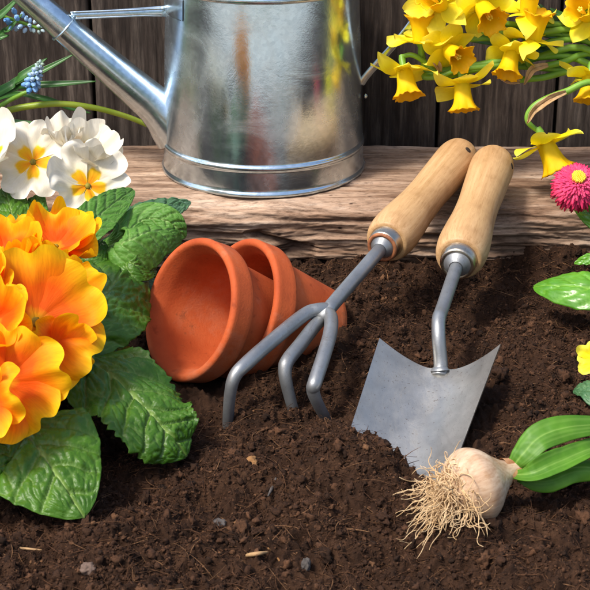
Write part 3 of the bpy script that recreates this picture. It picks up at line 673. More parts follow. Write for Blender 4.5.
def build_trowel():
    r0, r1 = P(459, 259, z=0.0455), P(495, 159, z=0.0625)
    ax = nrm(r1-r0)
    t = thing('trowel', (BL_A[0], BL_A[1], 0), 'garden trowel with wooden handle, its broad grey blade dug into the soil', 'trowel')
    o, ax, L = handle(r0, r1, t, 0.0146)
    side = nrm(np.cross(ax, (0, 0, 1))); hd = nrm(0.93*side+0.3*V(0, 0, 1)); hanging_hole(o, r0+ax*(L*0.87)+0.0131*hd, hd)
    obj('ferrule', lathe([(-0.0058, 0.0068), (-0.0068, 0.0080), (-0.0066, 0.0092), (-0.0052, 0.0097), (-0.001, 0.0099), (0.0022, 0.0115), (0.003, 0.0121), (0.0038, 0.0115), (0.0042, 0.0104)], r0, ax, 40), M['ferrule'], t)
    obj('bolster', lathe([(-0.0100, 0.0038), (-0.0088, 0.0052), (-0.0070, 0.0066), (-0.0060, 0.0080)], r0, ax, 32), M['fork'], t)
    bend = P(437.5, 323, z=0.0355)
    d = nrm(r0-bend)
    obj('neck', tube(spline([r0+d*0.002, r0-d*0.012, bend+d*0.014, bend+d*0.004, bend*0.72+BL_A*0.28+V(0, -0.0008, 0.0005), BL_A*0.9+bend*0.1+V(0, 0, 0.001), BL_A+BL_AX*0.003+V(0, 0, -0.0006)], 50), [0.0036]*8+[0.0037, 0.0042], 18), M['fork'], t)
    # pressed blade
    nu, nv = 45, 80
    uu = np.linspace(-1, 1, nu); vv = np.linspace(0, BL_L-0.0005, nv)
    U, Vv = np.meshgrid(uu, vv)
    top_off = -0.0058*np.abs(U)**1.5                         # shoulders reach back past the neck
    Va = Vv+top_off*(1-Vv/BL_L)
    p = blade_pt(U, Va)
    gr = 0.0016*np.exp(-(U/0.16)**2)*np.exp(-(Vv/0.022)**2); p = p-BL_N*(gr[..., None])*-1
    th = 0.0011
    top = p.reshape(-1, 3); bot = (p-BL_N*th).reshape(-1, 3); n = nu*nv
    gf = [tuple(q) for q in grid_faces(nu, nv)]; f = gf+[tuple(i+n for i in q[::-1]) for q in gf]
    ring = [j for j in range(nu)]+[i*nu+nu-1 for i in range(1, nv)]+[(nv-1)*nu+j for j in range(nu-2, -1, -1)]+[i*nu for i in range(nv-2, 0, -1)]
    f += [(ring[i], ring[i-1], ring[i-1]+n, ring[i]+n) for i in range(len(ring))]
    o = obj('blade', (np.concatenate([top, bot]), f, {}), M['blade'], t)
    m = o.modifiers.new('edges', 'EDGE_SPLIT'); m.split_angle = R(50)
    obj('weld', lathe([(0.0, 0.0050), (0.0006, 0.0048), (0.0014, 0.0042), (0.002, 0.0037)], BL_A+BL_AX*0.001+BL_N*0.001, nrm(bend-BL_A), 24, wob=0.04), M['fork'], t)

# ---------------- plants
def leaf_geo(pts, hw, normal, curl=0.0, fold=0.0, bumpy=0.0012, nv=90, nu=61, shape='prim', serr=0.03, veins=9, seed=0, wave=0.0, tipcurl=0.0, petiole=0.18, asym=0.0, lo=0.13):
    """leaf along a 3-D spine; curl bends the edges down (metres at the edge), fold lifts them into a V"""
    rs = np.random.default_rng(seed)
    sp = spline(pts, nv); T = np.gradient(sp, axis=0); T /= np.linalg.norm(T, axis=1)[:, None]
    N0 = nrm(normal); N = N0[None]-T*(T@N0)[:, None]; N /= np.linalg.norm(N, axis=1)[:, None]; S = np.cross(T, N)
    v = np.linspace(0, 1, nv)
    if shape == 'prim':
        blade = np.clip((v-petiole*0.4)/(1-petiole*0.4), 0, 1)
        wv = np.clip(np.sin(np.pi*np.clip(blade, 0, 1)**1.15), 0, 1)**0.62
        wv = np.maximum(wv, 0.06*(1-v)); wv[-1] = 0.02
    elif shape == 'strap':
        wv = (0.75+0.25*np.sin(np.pi*v))*np.clip((1-v)/0.22, 0, 1)**0.6; wv[-1] = 0.03
    elif shape == 'spoon':
        wv = np.where(v < 0.3, 0.18+0.35*(v/0.3)**2, np.sin(np.pi*np.clip(0.22+0.78*(v-0.3)/0.7, 0, 1))**0.55); wv[-1] = 0.05
    else:   # lance
        wv = np.sin(np.pi*np.clip(lo+(1-lo)*v, 0, 1))**0.75; wv[-1] = 0.03
    u = np.linspace(-1, 1, nu); U, W = np.meshgrid(u, v); wid = hw*wv[:, None]*(1+asym*np.sign(U))
    sr = 1+serr*np.abs(U)**6*(1.6*perlin(W*16+seed, np.sign(U)*3+seed*1.3, 2.2)+1.0*perlin(W*50+seed, np.sign(U)*5, 3.2)+0.25*np.sin(W*170+seed))
    lat = U*wid*sr
    fade = np.clip(np.minimum(v/0.12, (1-v)/0.10), 0, 1)[:, None]
    # side veins run forward from the midrib, with a net of finer veins and puffed cells between them
    ph = (W*veins-np.abs(U)*1.55*wv[:, None]-np.where(U > 0, 0.35, 0.0))+0.16*perlin(U*2.4+seed, W*6.0, 8.1); q = np.abs((ph % 1.0)-0.5)*2
    side = np.exp(-((1-q)/0.12)**2)*np.clip(1.08-np.abs(U), 0, 1)**0.5
    mid = np.exp(-(lat/(hw*0.030*(1.25-0.8*W)+0.00012))**2)
    x_, y_ = lat/hw, W*np.linalg.norm(sp[-1]-sp[0])/hw
    net = np.abs(perlin(ph*1.9+seed*3.1, U*4.6, 1.1+seed)); net2 = np.abs(perlin(x_*9.5, y_*9.5+seed, 4.4))
    cell = net+0.5*net2
    h = bumpy*fade*(1.15*(1-q**4)+1.15*np.sqrt(net)+0.55*np.sqrt(net2)-1.0*side)-1.3*bumpy*mid
    h = h+wave*np.abs(U)**2.2*np.sin(W*13+seed*2.1+np.sign(U)*1.2)*fade+wave*0.5*perlin(x_*1.6+seed, y_*1.6, 3.3)
    h = h-curl*np.abs(U)**2*wv[:, None]+fold*np.abs(U)*wv[:, None]
    p = sp[:, None]+S[:, None]*lat[..., None]+N[:, None]*h[..., None]
    vein = np.clip(0.9*mid+0.55*side*fade+0.30*np.exp(-(net/0.05)**2)*fade*(bumpy > 0), 0, 1)
    if shape in ('strap', 'lance'): vein = np.clip(0.5*mid+0.45*np.clip(perlin(U*9+seed, W*0.8, 0.5)+0.1, 0, 1), 0, 1)
    return p.reshape(-1, 3), grid_faces(nu, nv), {'vein': vein.ravel()}
def thick(g, t=0.0004):
    return g
def leaf(parent, pts, hw, normal, mat, name='leaf', label=None, **kw):
    o = obj(name, leaf_geo(pts, hw, normal, **kw), mat, parent)
    m = o.modifiers.new('thickness', 'SOLIDIFY'); m.thickness = 0.0005; m.offset = -1
    if label: o['label'] = label
    return o

def corolla(c, face, rad, n=5, cup=0.35, ruffle=0.10, width=0.66, notch=0.16, seed=0, layers=1, droop=0.0, lop=None):
    """flower of n overlapping notched petals about an axis"""
    rs = np.random.default_rng(seed); A = nrm(face); s = V(0, 0, 1) if abs(A[2]) < 0.9 else V(0, 1, 0)
    X = nrm(s-A*np.dot(s, A)); Y = np.cross(A, X); geos = []
    for ly in range(layers):
        for k in range(n):
            nu, nv = 21, 22
            u = np.linspace(-1, 1, nu); v = np.linspace(0, 1, nv); U, W = np.meshgrid(u, v)
            phi = 2*math.pi*k/n+ly*math.pi/n+rs.normal(0, 0.08)+seed
            Rp = rad*(1-0.18*ly)*rs.uniform(0.88, 1.10); cp = cup*rs.uniform(0.6, 1.35)+0.45*ly+rs.normal(0, 0.10); ru = ruffle*rs.uniform(0.7, 1.5)
            reach = Rp*(1-notch*np.exp(-(U/0.20)**2)-0.20*np.abs(U)**3.2+0.04*perlin(U*3+seed, k*2.1, 0.3))
            shp = 0.10+0.90*np.sin(np.clip(W, 0, 1)*math.pi*0.60)**1.25
            hw_ = rad*width*rs.uniform(0.9, 1.12)
            r_ = 0.07*rad+W*reach; lat = U*hw_*shp
            z = cp*Rp*W**1.6*(1-droop*W**1.5)+ru*Rp*W**2*np.sin(U*3.2+rs.uniform(0, 6))*0.9+ru*Rp*W**1.5*perlin(U*1.8+k*3.3, W*2.4+seed*1.7, ly)*1.1
            z = z+0.012*rad*math.cos(k*2.5)+rad*0.05*(np.abs(U)**2)*W*rs.choice([-1, 1])+rad*0.04*np.sign(rs.normal())*U*W
            z = z-0.05*rad*np.exp(-(U/0.1)**2)*W*(1-W)
            er = math.cos(phi)*X+math.sin(phi)*Y; et = -math.sin(phi)*X+math.cos(phi)*Y
            p = np.asarray(c)+er*r_[..., None]+et*lat[..., None]+A*z[..., None]
            pco = np.stack([U*0.5+k, W, np.full_like(U, ly+seed)], -1).reshape(-1, 3)
            geos.append((p.reshape(-1, 3), grid_faces(nu, nv), {'rad': W.ravel(), 'eye': (W+0.42*np.abs(U)**1.3-0.02).ravel(), 'pco': pco}))
    v_, f_, n0, at = [], [], 0, {'rad': [], 'eye': [], 'pco': []}
    for g in geos:
        v_.append(g[0]); f_.append(g[1]+n0); n0 += len(g[0])
        for k in at: at[k].append(g[2][k])
    return np.concatenate(v_), np.concatenate(f_), {k: np.concatenate(x) for k, x in at.items()}
def prim_flower(parent, c, face, rad, mat, seed, root, **kw):
    o = obj('flower', corolla(c, face, rad, seed=seed, **kw), mat, parent)
    m = o.modifiers.new('smooth', 'SUBSURF'); m.levels = 1; m.render_levels = 1
    A = nrm(face)
    obj('eye', lathe([(-0.004, 0.0004), (0.0, rad*0.075), (rad*0.03, rad*0.065), (rad*0.045, rad*0.03), (rad*0.05, 0.00005)], c, A, 14, wob=0.05), M['eyegreen'], o)
    cb = np.asarray(c)
    obj('stem', tube(spline([root, root*0.5+cb*0.5-A*0.012+V(0, 0, -0.002), cb-A*0.012, cb-A*0.001], 24), [0.0014, 0.0013, 0.0012, 0.0019], 9), M['stem'], parent)
    return o

def build_orange():
    O = V(-0.128, -0.118, 0.0)
    t = thing('primrose', O, 'primrose with big orange flowers and glossy crinkled leaves on the soil', 'primrose', 'primroses in bloom')
    b = O+V(0, 0, 0.016)
    # leaves
    leaf(t, [O+V(-0.005, 0.005, 0.012), P(14, 412, z=0.031), P(40, 452, z=0.030), P(84, 516, z=0.0125)], 0.0295, (0.10, -0.50, 0.86), M['prim'], seed=1, curl=0.006, wave=0.0022, bumpy=0.0014, petiole=0.1, veins=8, serr=0.012, nv=130, nu=91)
    leaf(t, [O+V(0.006, 0.004, 0.014), P(84, 358, z=0.036), P(126, 390, z=0.032), P(160, 425, z=0.022), P(188, 456, z=0.008)], 0.0255, (0.30, -0.40, 0.86), M['prim'], seed=2, curl=0.004, wave=0.0058, bumpy=0.0014, serr=0.085, petiole=0.12, veins=8, nv=130, nu=91)
    leaf(t, [O+V(0.004, 0.012, 0.02), P(86, 318, z=0.050), P(110, 288, z=0.050), P(131, 258, z=0.042)], 0.0265, (0.25, -0.62, 0.74), M['prim'], seed=3, curl=0.007, wave=0.002, bumpy=0.0013, petiole=0.1, veins=7, nv=110, nu=81)
    leaf(t, [O+V(0.0, 0.01, 0.016), P(90, 340, z=0.030), P(110, 345, z=0.022), P(132, 350, z=0.010)], 0.014, (0.25, -0.5, 0.84), M['prim'], seed=14, curl=0.005, wave=0.002, petiole=0.1)
    leaf(t, [O+V(-0.015, -0.004, 0.012), P(-30, 430, z=0.030), P(-10, 468, z=0.026), P(14, 490, z=0.016)], 0.0170, (0.05, -0.5, 0.86), M['prim'], seed=4, curl=0.006, wave=0.002, bumpy=0.0013, petiole=0.1)
    leaf(t, [O+V(-0.004, 0.01, 0.014), P(20, 350, z=0.05), P(60, 350, z=0.046), P(90, 372, z=0.038)], 0.017, (0.1, -0.5, 0.86), M['prim'], seed=5, curl=0.004, petiole=0.1)
    # flowers
    F = lambda px, py, z, face, rad, seed, **kw: prim_flower(t, P(px, py, z=z), face, rad, M['orange'], seed, b+V(RNG.uniform(-.004, .004), RNG.uniform(-.004, .004), 0), **kw)
    F(56, 246, 0.078, (0.20, -0.30, 0.93), 0.0185, 21, cup=0.55, ruffle=0.22, layers=2, notch=0.14)
    F(8, 258, 0.081, (-0.15, -0.55, 0.82), 0.0205, 22, cup=0.50, ruffle=0.20, layers=2)
    F(64, 292, 0.070, (0.50, -0.50, 0.66), 0.0150, 23, cup=0.55, ruffle=0.25, layers=2)
    F(36, 322, 0.070, (0.22, -0.86, 0.48), 0.0315, 24, cup=0.20, ruffle=0.13, n=6, notch=0.10, width=0.56)
    F(-8, 322, 0.078, (-0.05, -0.72, 0.66), 0.0200, 25, cup=0.65, ruffle=0.25, layers=2)
    F(4, 382, 0.060, (0.10, -0.93, 0.32), 0.0260, 26, cup=0.18, ruffle=0.10, n=6, width=0.58)
    F(52, 352, 0.058, (0.50, -0.78, 0.30), 0.0165, 27, cup=0.4, ruffle=0.22)
    F(34, 282, 0.075, (0.1, -0.55, 0.8), 0.0165, 30, cup=0.6, ruffle=0.22, layers=2)
    F(-22, 290, 0.082, (-0.3, -0.5, 0.8), 0.020, 28, cup=0.45, ruffle=0.2, layers=2)
    F(-20, 400, 0.058, (-0.3, -0.8, 0.4), 0.020, 29, cup=0.4, ruffle=0.2)
def build_white():
    O = V(-0.142, -0.012, 0.0)
    t = thing('primrose', O, 'primrose with creamy white flowers with yellow eyes beside the metal can', 'primrose', 'primroses in bloom')
    b = O+V(0, 0, 0.02)
    F = lambda px, py, z, face, rad, seed, **kw: prim_flower(t, P(px, py, z=z), face, rad, M['white'], seed, b+V(RNG.uniform(-.004, .004), RNG.uniform(-.004, .004), 0), **kw)
    F(33, 162, 0.083, (-0.05, -0.80, 0.58), 0.0245, 31, cup=0.16, ruffle=0.16, n=5, width=0.54, notch=0.24)
    F(88, 186, 0.074, (0.35, -0.78, 0.52), 0.0245, 32, cup=0.22, ruffle=0.18, n=5, width=0.54, notch=0.24)
    F(86, 158, 0.083, (0.35, -0.35, 0.86), 0.0175, 33, cup=0.85, ruffle=0.20, layers=2)
    F(66, 147, 0.087, (0.0, -0.1, 0.98), 0.0135, 35, cup=0.9, ruffle=0.22, layers=2)
    F(-10, 154, 0.088, (-0.35, -0.5, 0.78), 0.0210, 34, cup=0.35, ruffle=0.16)
    up = M['primlight']
    leaf(t, [b+V(0.006, 0, 0.0), P(78, 238, z=0.061), P(102, 213, z=0.071), P(134, 189, z=0.073)], 0.0105, (0.35, -0.55, 0.76), up, seed=6, bumpy=0.0006, curl=0.001, fold=0.002, serr=0.04, petiole=0.05, veins=10)
    leaf(t, [b+V(0.008, -0.004, 0.0), P(106, 252, z=0.050), P(128, 242, z=0.060), P(156, 232, z=0.061), P(184, 234, z=0.052)], 0.0150, (0.10, -0.55, 0.83), M['primlight'], seed=7, bumpy=0.0010, curl=0.0125, wave=0.002, serr=0.03, petiole=0.12, veins=10)
    leaf(t, [b+V(0.01, 0.002, 0.0), P(116, 242, z=0.054), P(142, 221, z=0.062), P(168, 222, z=0.062), P(186, 238, z=0.052)], 0.0100, (0.0, -0.75, 0.66), M['primlight'], seed=17, bumpy=0.0008, curl=0.001, serr=0.02, petiole=0.12)
    leaf(t, [b+V(0.01, -0.004, 0.0), P(112, 256, z=0.044), P(132, 264, z=0.050), P(157, 270, z=0.040)], 0.0110, (0.1, -0.70, 0.72), M['prim'], seed=18, bumpy=0.0007, curl=0.001, serr=0.02, petiole=0.12)
    leaf(t, [b+V(0.01, 0.006, 0.0), P(122, 232, z=0.052), P(150, 214, z=0.058), P(190, 200, z=0.053)], 0.0125, (0.15, -0.35, 0.92), M['primgrey'], seed=8, bumpy=0.0012, curl=0.002, serr=0.04, petiole=0.1, veins=10)
    leaf(t, [b+V(0.008, -0.006, -0.004), P(110, 262, z=0.032), P(138, 272, z=0.028), P(158, 284, z=0.014)], 0.013, (0.2, -0.4, 0.88), M['primgrey'], seed=9, bumpy=0.0010, curl=0.003, petiole=0.1)
    leaf(t, [b+V(0, 0, 0), P(40, 232, z=0.050), P(34, 212, z=0.060), P(38, 194, z=0.064)], 0.0085, (-0.1, -0.7, 0.7), M['primlight'], seed=10, bumpy=0.0011, curl=0.002, petiole=0.1)
    leaf(t, [b+V(-0.004, 0, 0), P(18, 232, z=0.052), P(10, 206, z=0.062), P(4, 186, z=0.066)], 0.0105, (-0.1, -0.7, 0.7), M['prim'], seed=11, bumpy=0.0011, curl=0.002, petiole=0.1)
    leaf(t, [b+V(-0.004, 0, 0), P(22, 238, z=0.046), P(20, 222, z=0.054), P(17, 205, z=0.058)], 0.0075, (-0.1, -0.7, 0.7), M['primlight'], seed=12, bumpy=0.0010, curl=0.002, petiole=0.1)
    leaf(t, [b+V(0.0, -0.004, 0), P(62, 262, z=0.042), P(88, 258, z=0.052), P(104, 240, z=0.056)], 0.0115, (0.2, -0.7, 0.7), M['prim'], seed=13, bumpy=0.0010, curl=0.003, petiole=0.1)

def daffodil(px, py, y, face, scale, stem_pts, label, seed, spathe=None, leaves=(), tl=0.0155):
    """one flower on its own arching stem"""
    c = P(px, py, y=y); A = nrm(face); root = np.array(stem_pts[-1])
    t = thing('daffodil', root, label, 'daffodil', 'daffodils leaning over the timber')
    S = scale
    rs = np.random.default_rng(seed); s = V(0, 0, 1) if abs(A[2]) < 0.9 else V(0, 1, 0)
    X = nrm(s-A*np.dot(s, A)); Y = np.cross(A, X); geos = []
    for k in range(6):
        nu, nv = 13, 16; u = np.linspace(-1, 1, nu); v = np.linspace(0, 1, nv); U, W = np.meshgrid(u, v)
        phi = k*math.pi/3+seed+rs.normal(0, 0.09); L = 0.0155*S*rs.uniform(0.88, 1.14); hw = 0.0066*S*rs.uniform(0.8, 1.15)
        shp = np.sin(np.pi*np.clip(0.12+0.86*W, 0, 1))**0.8
        back = rs.uniform(-0.55, 0.35); lat = U*hw*shp; r_ = 0.0028*S+W*L
        z = (back*L*W**1.6)+0.0018*S*np.sin(W*4+rs.uniform(0, 6))*W+0.0016*S*U*W*rs.normal()+0.0014*S*U**2*rs.uniform(-1, 1.4)+(0.0006 if k % 2 else 0)
        tw = rs.normal(0, 0.35)*W; er = math.cos(phi)*X+math.sin(phi)*Y; et = -math.sin(phi)*X+math.cos(phi)*Y
        p = c+er*r_[..., None]+et*(lat*np.cos(tw))[..., None]+A*(z+lat*np.sin(tw))[..., None]
        geos.append((p.reshape(-1, 3), grid_faces(nu, nv), {'rad': W.ravel(), 'pco': np.stack([U*.5+k, W, W*0+seed], -1).reshape(-1, 3)}))
    co = obj('petals', join(geos), M['daff'], t); m = co.modifiers.new('s', 'SUBSURF'); m.levels = m.render_levels = 1
    n, pr = 36, []
    hs = np.linspace(0, 1, 16); vs_, rad, pco = [], [], []
    for inner in (0, 1):
        for q in (hs if not inner else hs[::-1]):
            for k in range(n):
                a = 2*math.pi*k/n
                r_ = S*(0.0043+0.0014*q+0.0026*q**5-(0.00035 if inner else 0))*(1+q**4*0.12*math.sin(6*a+seed)+q**6*0.09*math.sin(13*a+seed*2)+0.02*math.sin(6*a))
                vs_.append(c+A*(S*tl*(q*0.98+0.03*q**6*math.sin(11*a+seed*3))-(0 if not inner else 0.0))+r_*(math.cos(a)*X+math.sin(a)*Y)); rad.append(q); pco.append((a*3, q, seed))
    f = [tuple(q) for q in grid_faces(n, 32, True)]
    tr = obj('trumpet', (np.array(vs_), f, {'rad': np.array(rad), 'pco': np.array(pco)}), M['trumpet'], t)
    st = []
    for k in range(5):
        a = k*1.256+seed; d = A+0.10*(math.cos(a)*X+math.sin(a)*Y); st.append(tube(spline([c, c+d*tl*S*0.4, c+d*tl*S*0.75], 8), [0.0003, 0.0003, 0.0007, 0.0006], 6))
    obj('stamens', join(st), M['stamen'], t)
    # floral tube, ovary and the stem
    neck = c-A*0.0075*S
    tb = lathe([(-0.0085*S, 0.0014*S), (-0.006*S, 0.0020*S), (-0.003*S, 0.0017*S), (0.0, 0.0034*S), (0.0012*S, 0.0043*S)], c, A, 18)
    obj('ovary', tb, M['stem'], t)
    pts = [neck]+[np.array(q) for q in stem_pts]
    obj('stem', tube(spline(pts, 50), [0.0014, 0.0017, 0.0021, 0.0022, 0.0023], 12, True), M['stem'], t)
    if spathe:
        sp = [np.array(q) for q in spathe]
        g = leaf_geo(sp, 0.0022, (0.1, -0.9, 0.4), shape='lance', bumpy=0.0004, seed=seed, nv=24, nu=13, fold=0.0016, wave=0.0006)
        o = obj('spathe', g, M['spathe'], t); m = o.modifiers.new('th', 'SOLIDIFY'); m.thickness = 0.0003
    for lp, hw in leaves:
        leaf(t, lp, hw, (-0.1, -0.75, 0.65), M['strap'], shape='strap', bumpy=0.0, curl=-0.0008, veins=1, serr=0.0, nv=40, nu=15, seed=seed)
    return t
def Q(px, py, y): return tuple(P(px, py, y=y))
def build_daffodils():
    rt = lambda dx, dy: (0.262+dx, 0.018+dy, 0.0)       # the clump is rooted in the bed beyond the right edge
    end = lambda dx, dy, z=0.085: [(0.225+dx*0.5, 0.075+dy*0.5, z), (0.255+dx, 0.035+dy, z*0.55), rt(dx, dy)]
    daffodil(421, 42, 0.098, (-0.05, 0.05, 1.0), 1.12, [Q(423, 56, 0.098), Q(424, 66, 0.098), Q(432, 72, 0.098), Q(470, 66, 0.10), Q(530, 58, 0.10), Q(585, 62, 0.10)]+end(0, 0), 'upright daffodil with trumpet pointing up, leftmost of the bunch', 41, spathe=[Q(440, 72, 0.094), Q(434, 58, 0.092), Q(432, 44, 0.092)])
    daffodil(404, 70, 0.092, (0.15, -0.55, -0.82), 1.15, [Q(412, 55, 0.094), Q(425, 62, 0.096), Q(445, 76, 0.098), Q(500, 66, 0.10), Q(585, 76, 0.10)]+end(0.004, 0.004), 'drooping daffodil at far left with trumpet hanging over the dark fence', 42)
    daffodil(448, 50, 0.094, (0.45, -0.85, -0.15), 1.10, [Q(440, 45, 0.10), Q(452, 42, 0.102), Q(490, 38, 0.104), Q(585, 40, 0.106)]+end(0.008, 0.0), 'daffodil facing sideways with an open orange trumpet amid the left blooms', 43, leaves=[([Q(640, 62, 0.112), Q(560, 52, 0.11), Q(470, 38, 0.11), Q(420, 30, 0.112)], 0.0028)])
    daffodil(462, 84, 0.090, (0.08, -0.42, -0.92), 1.10, [Q(452, 72, 0.094), Q(438, 77, 0.094), Q(424, 77, 0.095), Q(440, 72, 0.098), Q(520, 62, 0.10), Q(590, 50, 0.10)]+end(-0.004, 0.006), 'daffodil nodding straight down beneath the left blooms, below a stem', 44)
    daffodil(441, 6, 0.098, (-0.45, -0.65, 0.55), 1.15, [Q(452, 10, 0.104), Q(480, 20, 0.106), Q(530, 26, 0.106), Q(590, 30, 0.106)]+end(0.0, 0.008, 0.1), 'daffodil at the top edge above the upright left one', 45)
    daffodil(482, 6, 0.096, (0.25, -0.75, -0.30), 1.18, [Q(481, 16, 0.100), Q(482, 28, 0.100), Q(492, 34, 0.100), Q(540, 32, 0.102), Q(595, 34, 0.104)]+end(0.006, 0.006, 0.1), 'daffodil cut by the top edge between the two groups of blooms', 46, leaves=[([Q(650, 40, 0.116), Q(580, 40, 0.114), Q(510, 26, 0.114), Q(455, 20, 0.116)], 0.0026)])
    daffodil(528, 14, 0.098, (0.05, 0.0, 1.0), 1.10, [Q(524, 24, 0.100), Q(523, 34, 0.100), Q(535, 44, 0.102), Q(590, 42, 0.104)]+end(0.010, 0.004, 0.1), 'upright daffodil at the top with petals spread flat and trumpet cropped', 47)
    daffodil(533, 39, 0.090, (0.16, -0.05, 1.0), 1.15, [Q(529, 50, 0.093), Q(527, 60, 0.094), Q(534, 67, 0.096), Q(560, 63, 0.098), Q(600, 56, 0.10)]+end(0.0, -0.004, 0.09), 'upright daffodil with pale swept back petals in the right group', 48, spathe=[Q(548, 65, 0.092), Q(532, 70, 0.091), Q(524, 85, 0.091)])
    daffodil(512, 52, 0.092, (-0.22, -0.55, -0.72), 1.05, [Q(508, 66, 0.095), Q(506, 74, 0.095), Q(514, 80, 0.096), Q(540, 78, 0.098), Q(590, 74, 0.10)]+end(-0.006, 0.0, 0.08), 'daffodil with deep orange trumpet pointing down left in the right group', 49, spathe=[Q(520, 82, 0.092), Q(506, 80, 0.092), Q(494, 71, 0.092)], leaves=[([Q(650, 70, 0.11), Q(600, 74, 0.108), Q(570, 72, 0.107), Q(556, 70, 0.107)], 0.0024), ([Q(650, 30, 0.112), Q(590, 40, 0.108), Q(560, 28, 0.108), Q(540, 4, 0.11)], 0.003), ([Q(650, 50, 0.11), Q(600, 38, 0.106), Q(570, 22, 0.106), Q(550, 8, 0.107)], 0.0032)])
    daffodil(545, 143, 0.062, (0.42, -0.36, -0.83), 1.25, [Q(537, 130, 0.066), Q(528, 122, 0.066), Q(529, 112, 0.067), Q(540, 102, 0.068), Q(565, 92, 0.070), Q(600, 84, 0.072)]+end(-0.012, -0.014, 0.08), 'single drooping daffodil hanging low over the timber above the pink daisy', 50, spathe=[Q(566, 92, 0.066), Q(548, 100, 0.064), Q(533, 112, 0.063), Q(527, 124, 0.063)])
    daffodil(588, 16, 0.094, (-0.55, -0.65, 0.5), 1.05, [Q(598, 20, 0.097), Q(610, 30, 0.098)]+end(0.012, 0.0, 0.09), 'daffodil cut off by the right edge near the top corner', 51)
    daffodil(590, 76, 0.086, (-0.10, -0.45, -0.85), 1.05, [Q(596, 66, 0.088), Q(610, 66, 0.09)]+end(0.014, -0.006, 0.08), 'daffodil cut off by the right edge under the green stems', 52)

def build_muscari():
    def bells(c0, c1, r, n, seed, fr=1.0):
        rs = np.random.default_rng(seed); ax = nrm(c1-c0); s = V(0, -1, 0); X = nrm(s-ax*np.dot(s, ax)); Y = np.cross(ax, X); gs = []
        for k in range(n):
            q = (k+0.5)/n; a = k*2.399; rr = r*(1-0.72*q**1.3); sz = 0.0021*(1-0.45*q)
            out = math.cos(a)*X+math.sin(a)*Y; ctr = c0+(c1-c0)*q+out*rr; d = nrm(out*(0.9-0.5*q)-ax*(0.65-1.1*q)+rs.normal(0, 0.12, 3))
            g = lathe([(-sz*1.2, 0.0003), (-sz*0.9, sz*0.6), (-sz*0.2, sz*0.92), (sz*0.5, sz*0.8), (sz*0.95, sz*0.45), (sz*1.15, sz*0.55), (sz*0.95, sz*0.32), (sz*0.3, 0.0001)], ctr, d, 10)
            m = len(g[0]); gs.append((g[0], g[1], {'rad': np.full(m, min(1, q*0.75+rs.uniform(0, 0.22))), 'pco': np.zeros((m, 3))}))
        return join(gs)
    root = V(-0.262, 0.022, 0.0)
    def one(c0, c1, r, n, stem, label, seed, leaves=(), smat='stem'):
        t = thing('grape_hyacinth', root+V(seed*0.004, 0, 0), label, 'grape hyacinth', 'grape hyacinths before the fence')
        if n: obj('flower_spike', bells(c0, c1, r, n, seed), M['muscari'], t)
        st = stem+[(-0.215, 0.085, 0.07), (-0.25, 0.035, 0.05), tuple(root+V(seed*0.004, 0, 0))]
        obj('stem', tube(spline(([c1*0.9+c0*0.1] if n else [])+[c0]+st if n else st, 50), [0.0010, 0.0014, 0.0018, 0.002] if n else [0.0017, 0.0022, 0.0022], 10), M[smat], t)
        for lp, hw, nn in leaves: leaf(t, lp, hw, nn, M['strap'], shape='strap', bumpy=0.0, curl=-0.0009, veins=1, serr=0.0, nv=40, nu=13, seed=seed)
        return t
    y = 0.135
    nf = (0.05, -0.72, 0.69)
    lr = [(-0.27, 0.03, 0.0), (-0.25, 0.06, 0.07)]
    one(P(30, 89, y=y), P(41, 62, y=y), 0.0042, 34, [Q(22, 94, y), Q(0, 106, y)], 'grape hyacinth with pale blue spike in front of the dark fence', 2,
        [(lr+[Q(0, 92, 0.14), Q(22, 76, 0.14), Q(47, 58, 0.142)], 0.0030, nf), (lr+[Q(0, 94, 0.15), Q(30, 86, 0.148), Q(60, 84, 0.146), Q(96, 81, 0.143)], 0.0024, nf), (lr+[Q(0, 90, 0.15), Q(40, 72, 0.15), Q(74, 54, 0.152)], 0.0022, nf)])
    one(P(8, 18, y=0.15), P(44, 30, y=0.15), 0.0060, 22, [Q(0, 14, 0.15), Q(-10, 14, 0.15)], 'grape hyacinth with darker blue bells behind the slanting spout', 4,
        [(lr+[Q(-5, 40, 0.145), Q(8, 30, 0.145), Q(22, 14, 0.147)], 0.0016, nf), (lr+[Q(-20, 30, 0.145), Q(0, 16, 0.145), Q(22, -6, 0.147)], 0.0026, nf), (lr+[Q(-12, 44, 0.146), Q(0, 38, 0.146), Q(9, 35, 0.147)], 0.0018, nf)])
    one(None, None, 0, 0, [Q(150, 126, 0.150), Q(125, 116, 0.148), Q(90, 107, 0.145), Q(50, 104, 0.143), Q(0, 113, 0.140)], 'long bare yellow-green flower stalk arching behind the spout', 6,
        [(lr+[Q(0, 98, 0.158), Q(40, 98, 0.158), Q(70, 108, 0.158), Q(91, 113, 0.158)], 0.0018, nf), (lr+[Q(-8, 124, 0.14), Q(10, 123, 0.14), Q(34, 122, 0.14)], 0.0026, nf)], 'stemyellow')

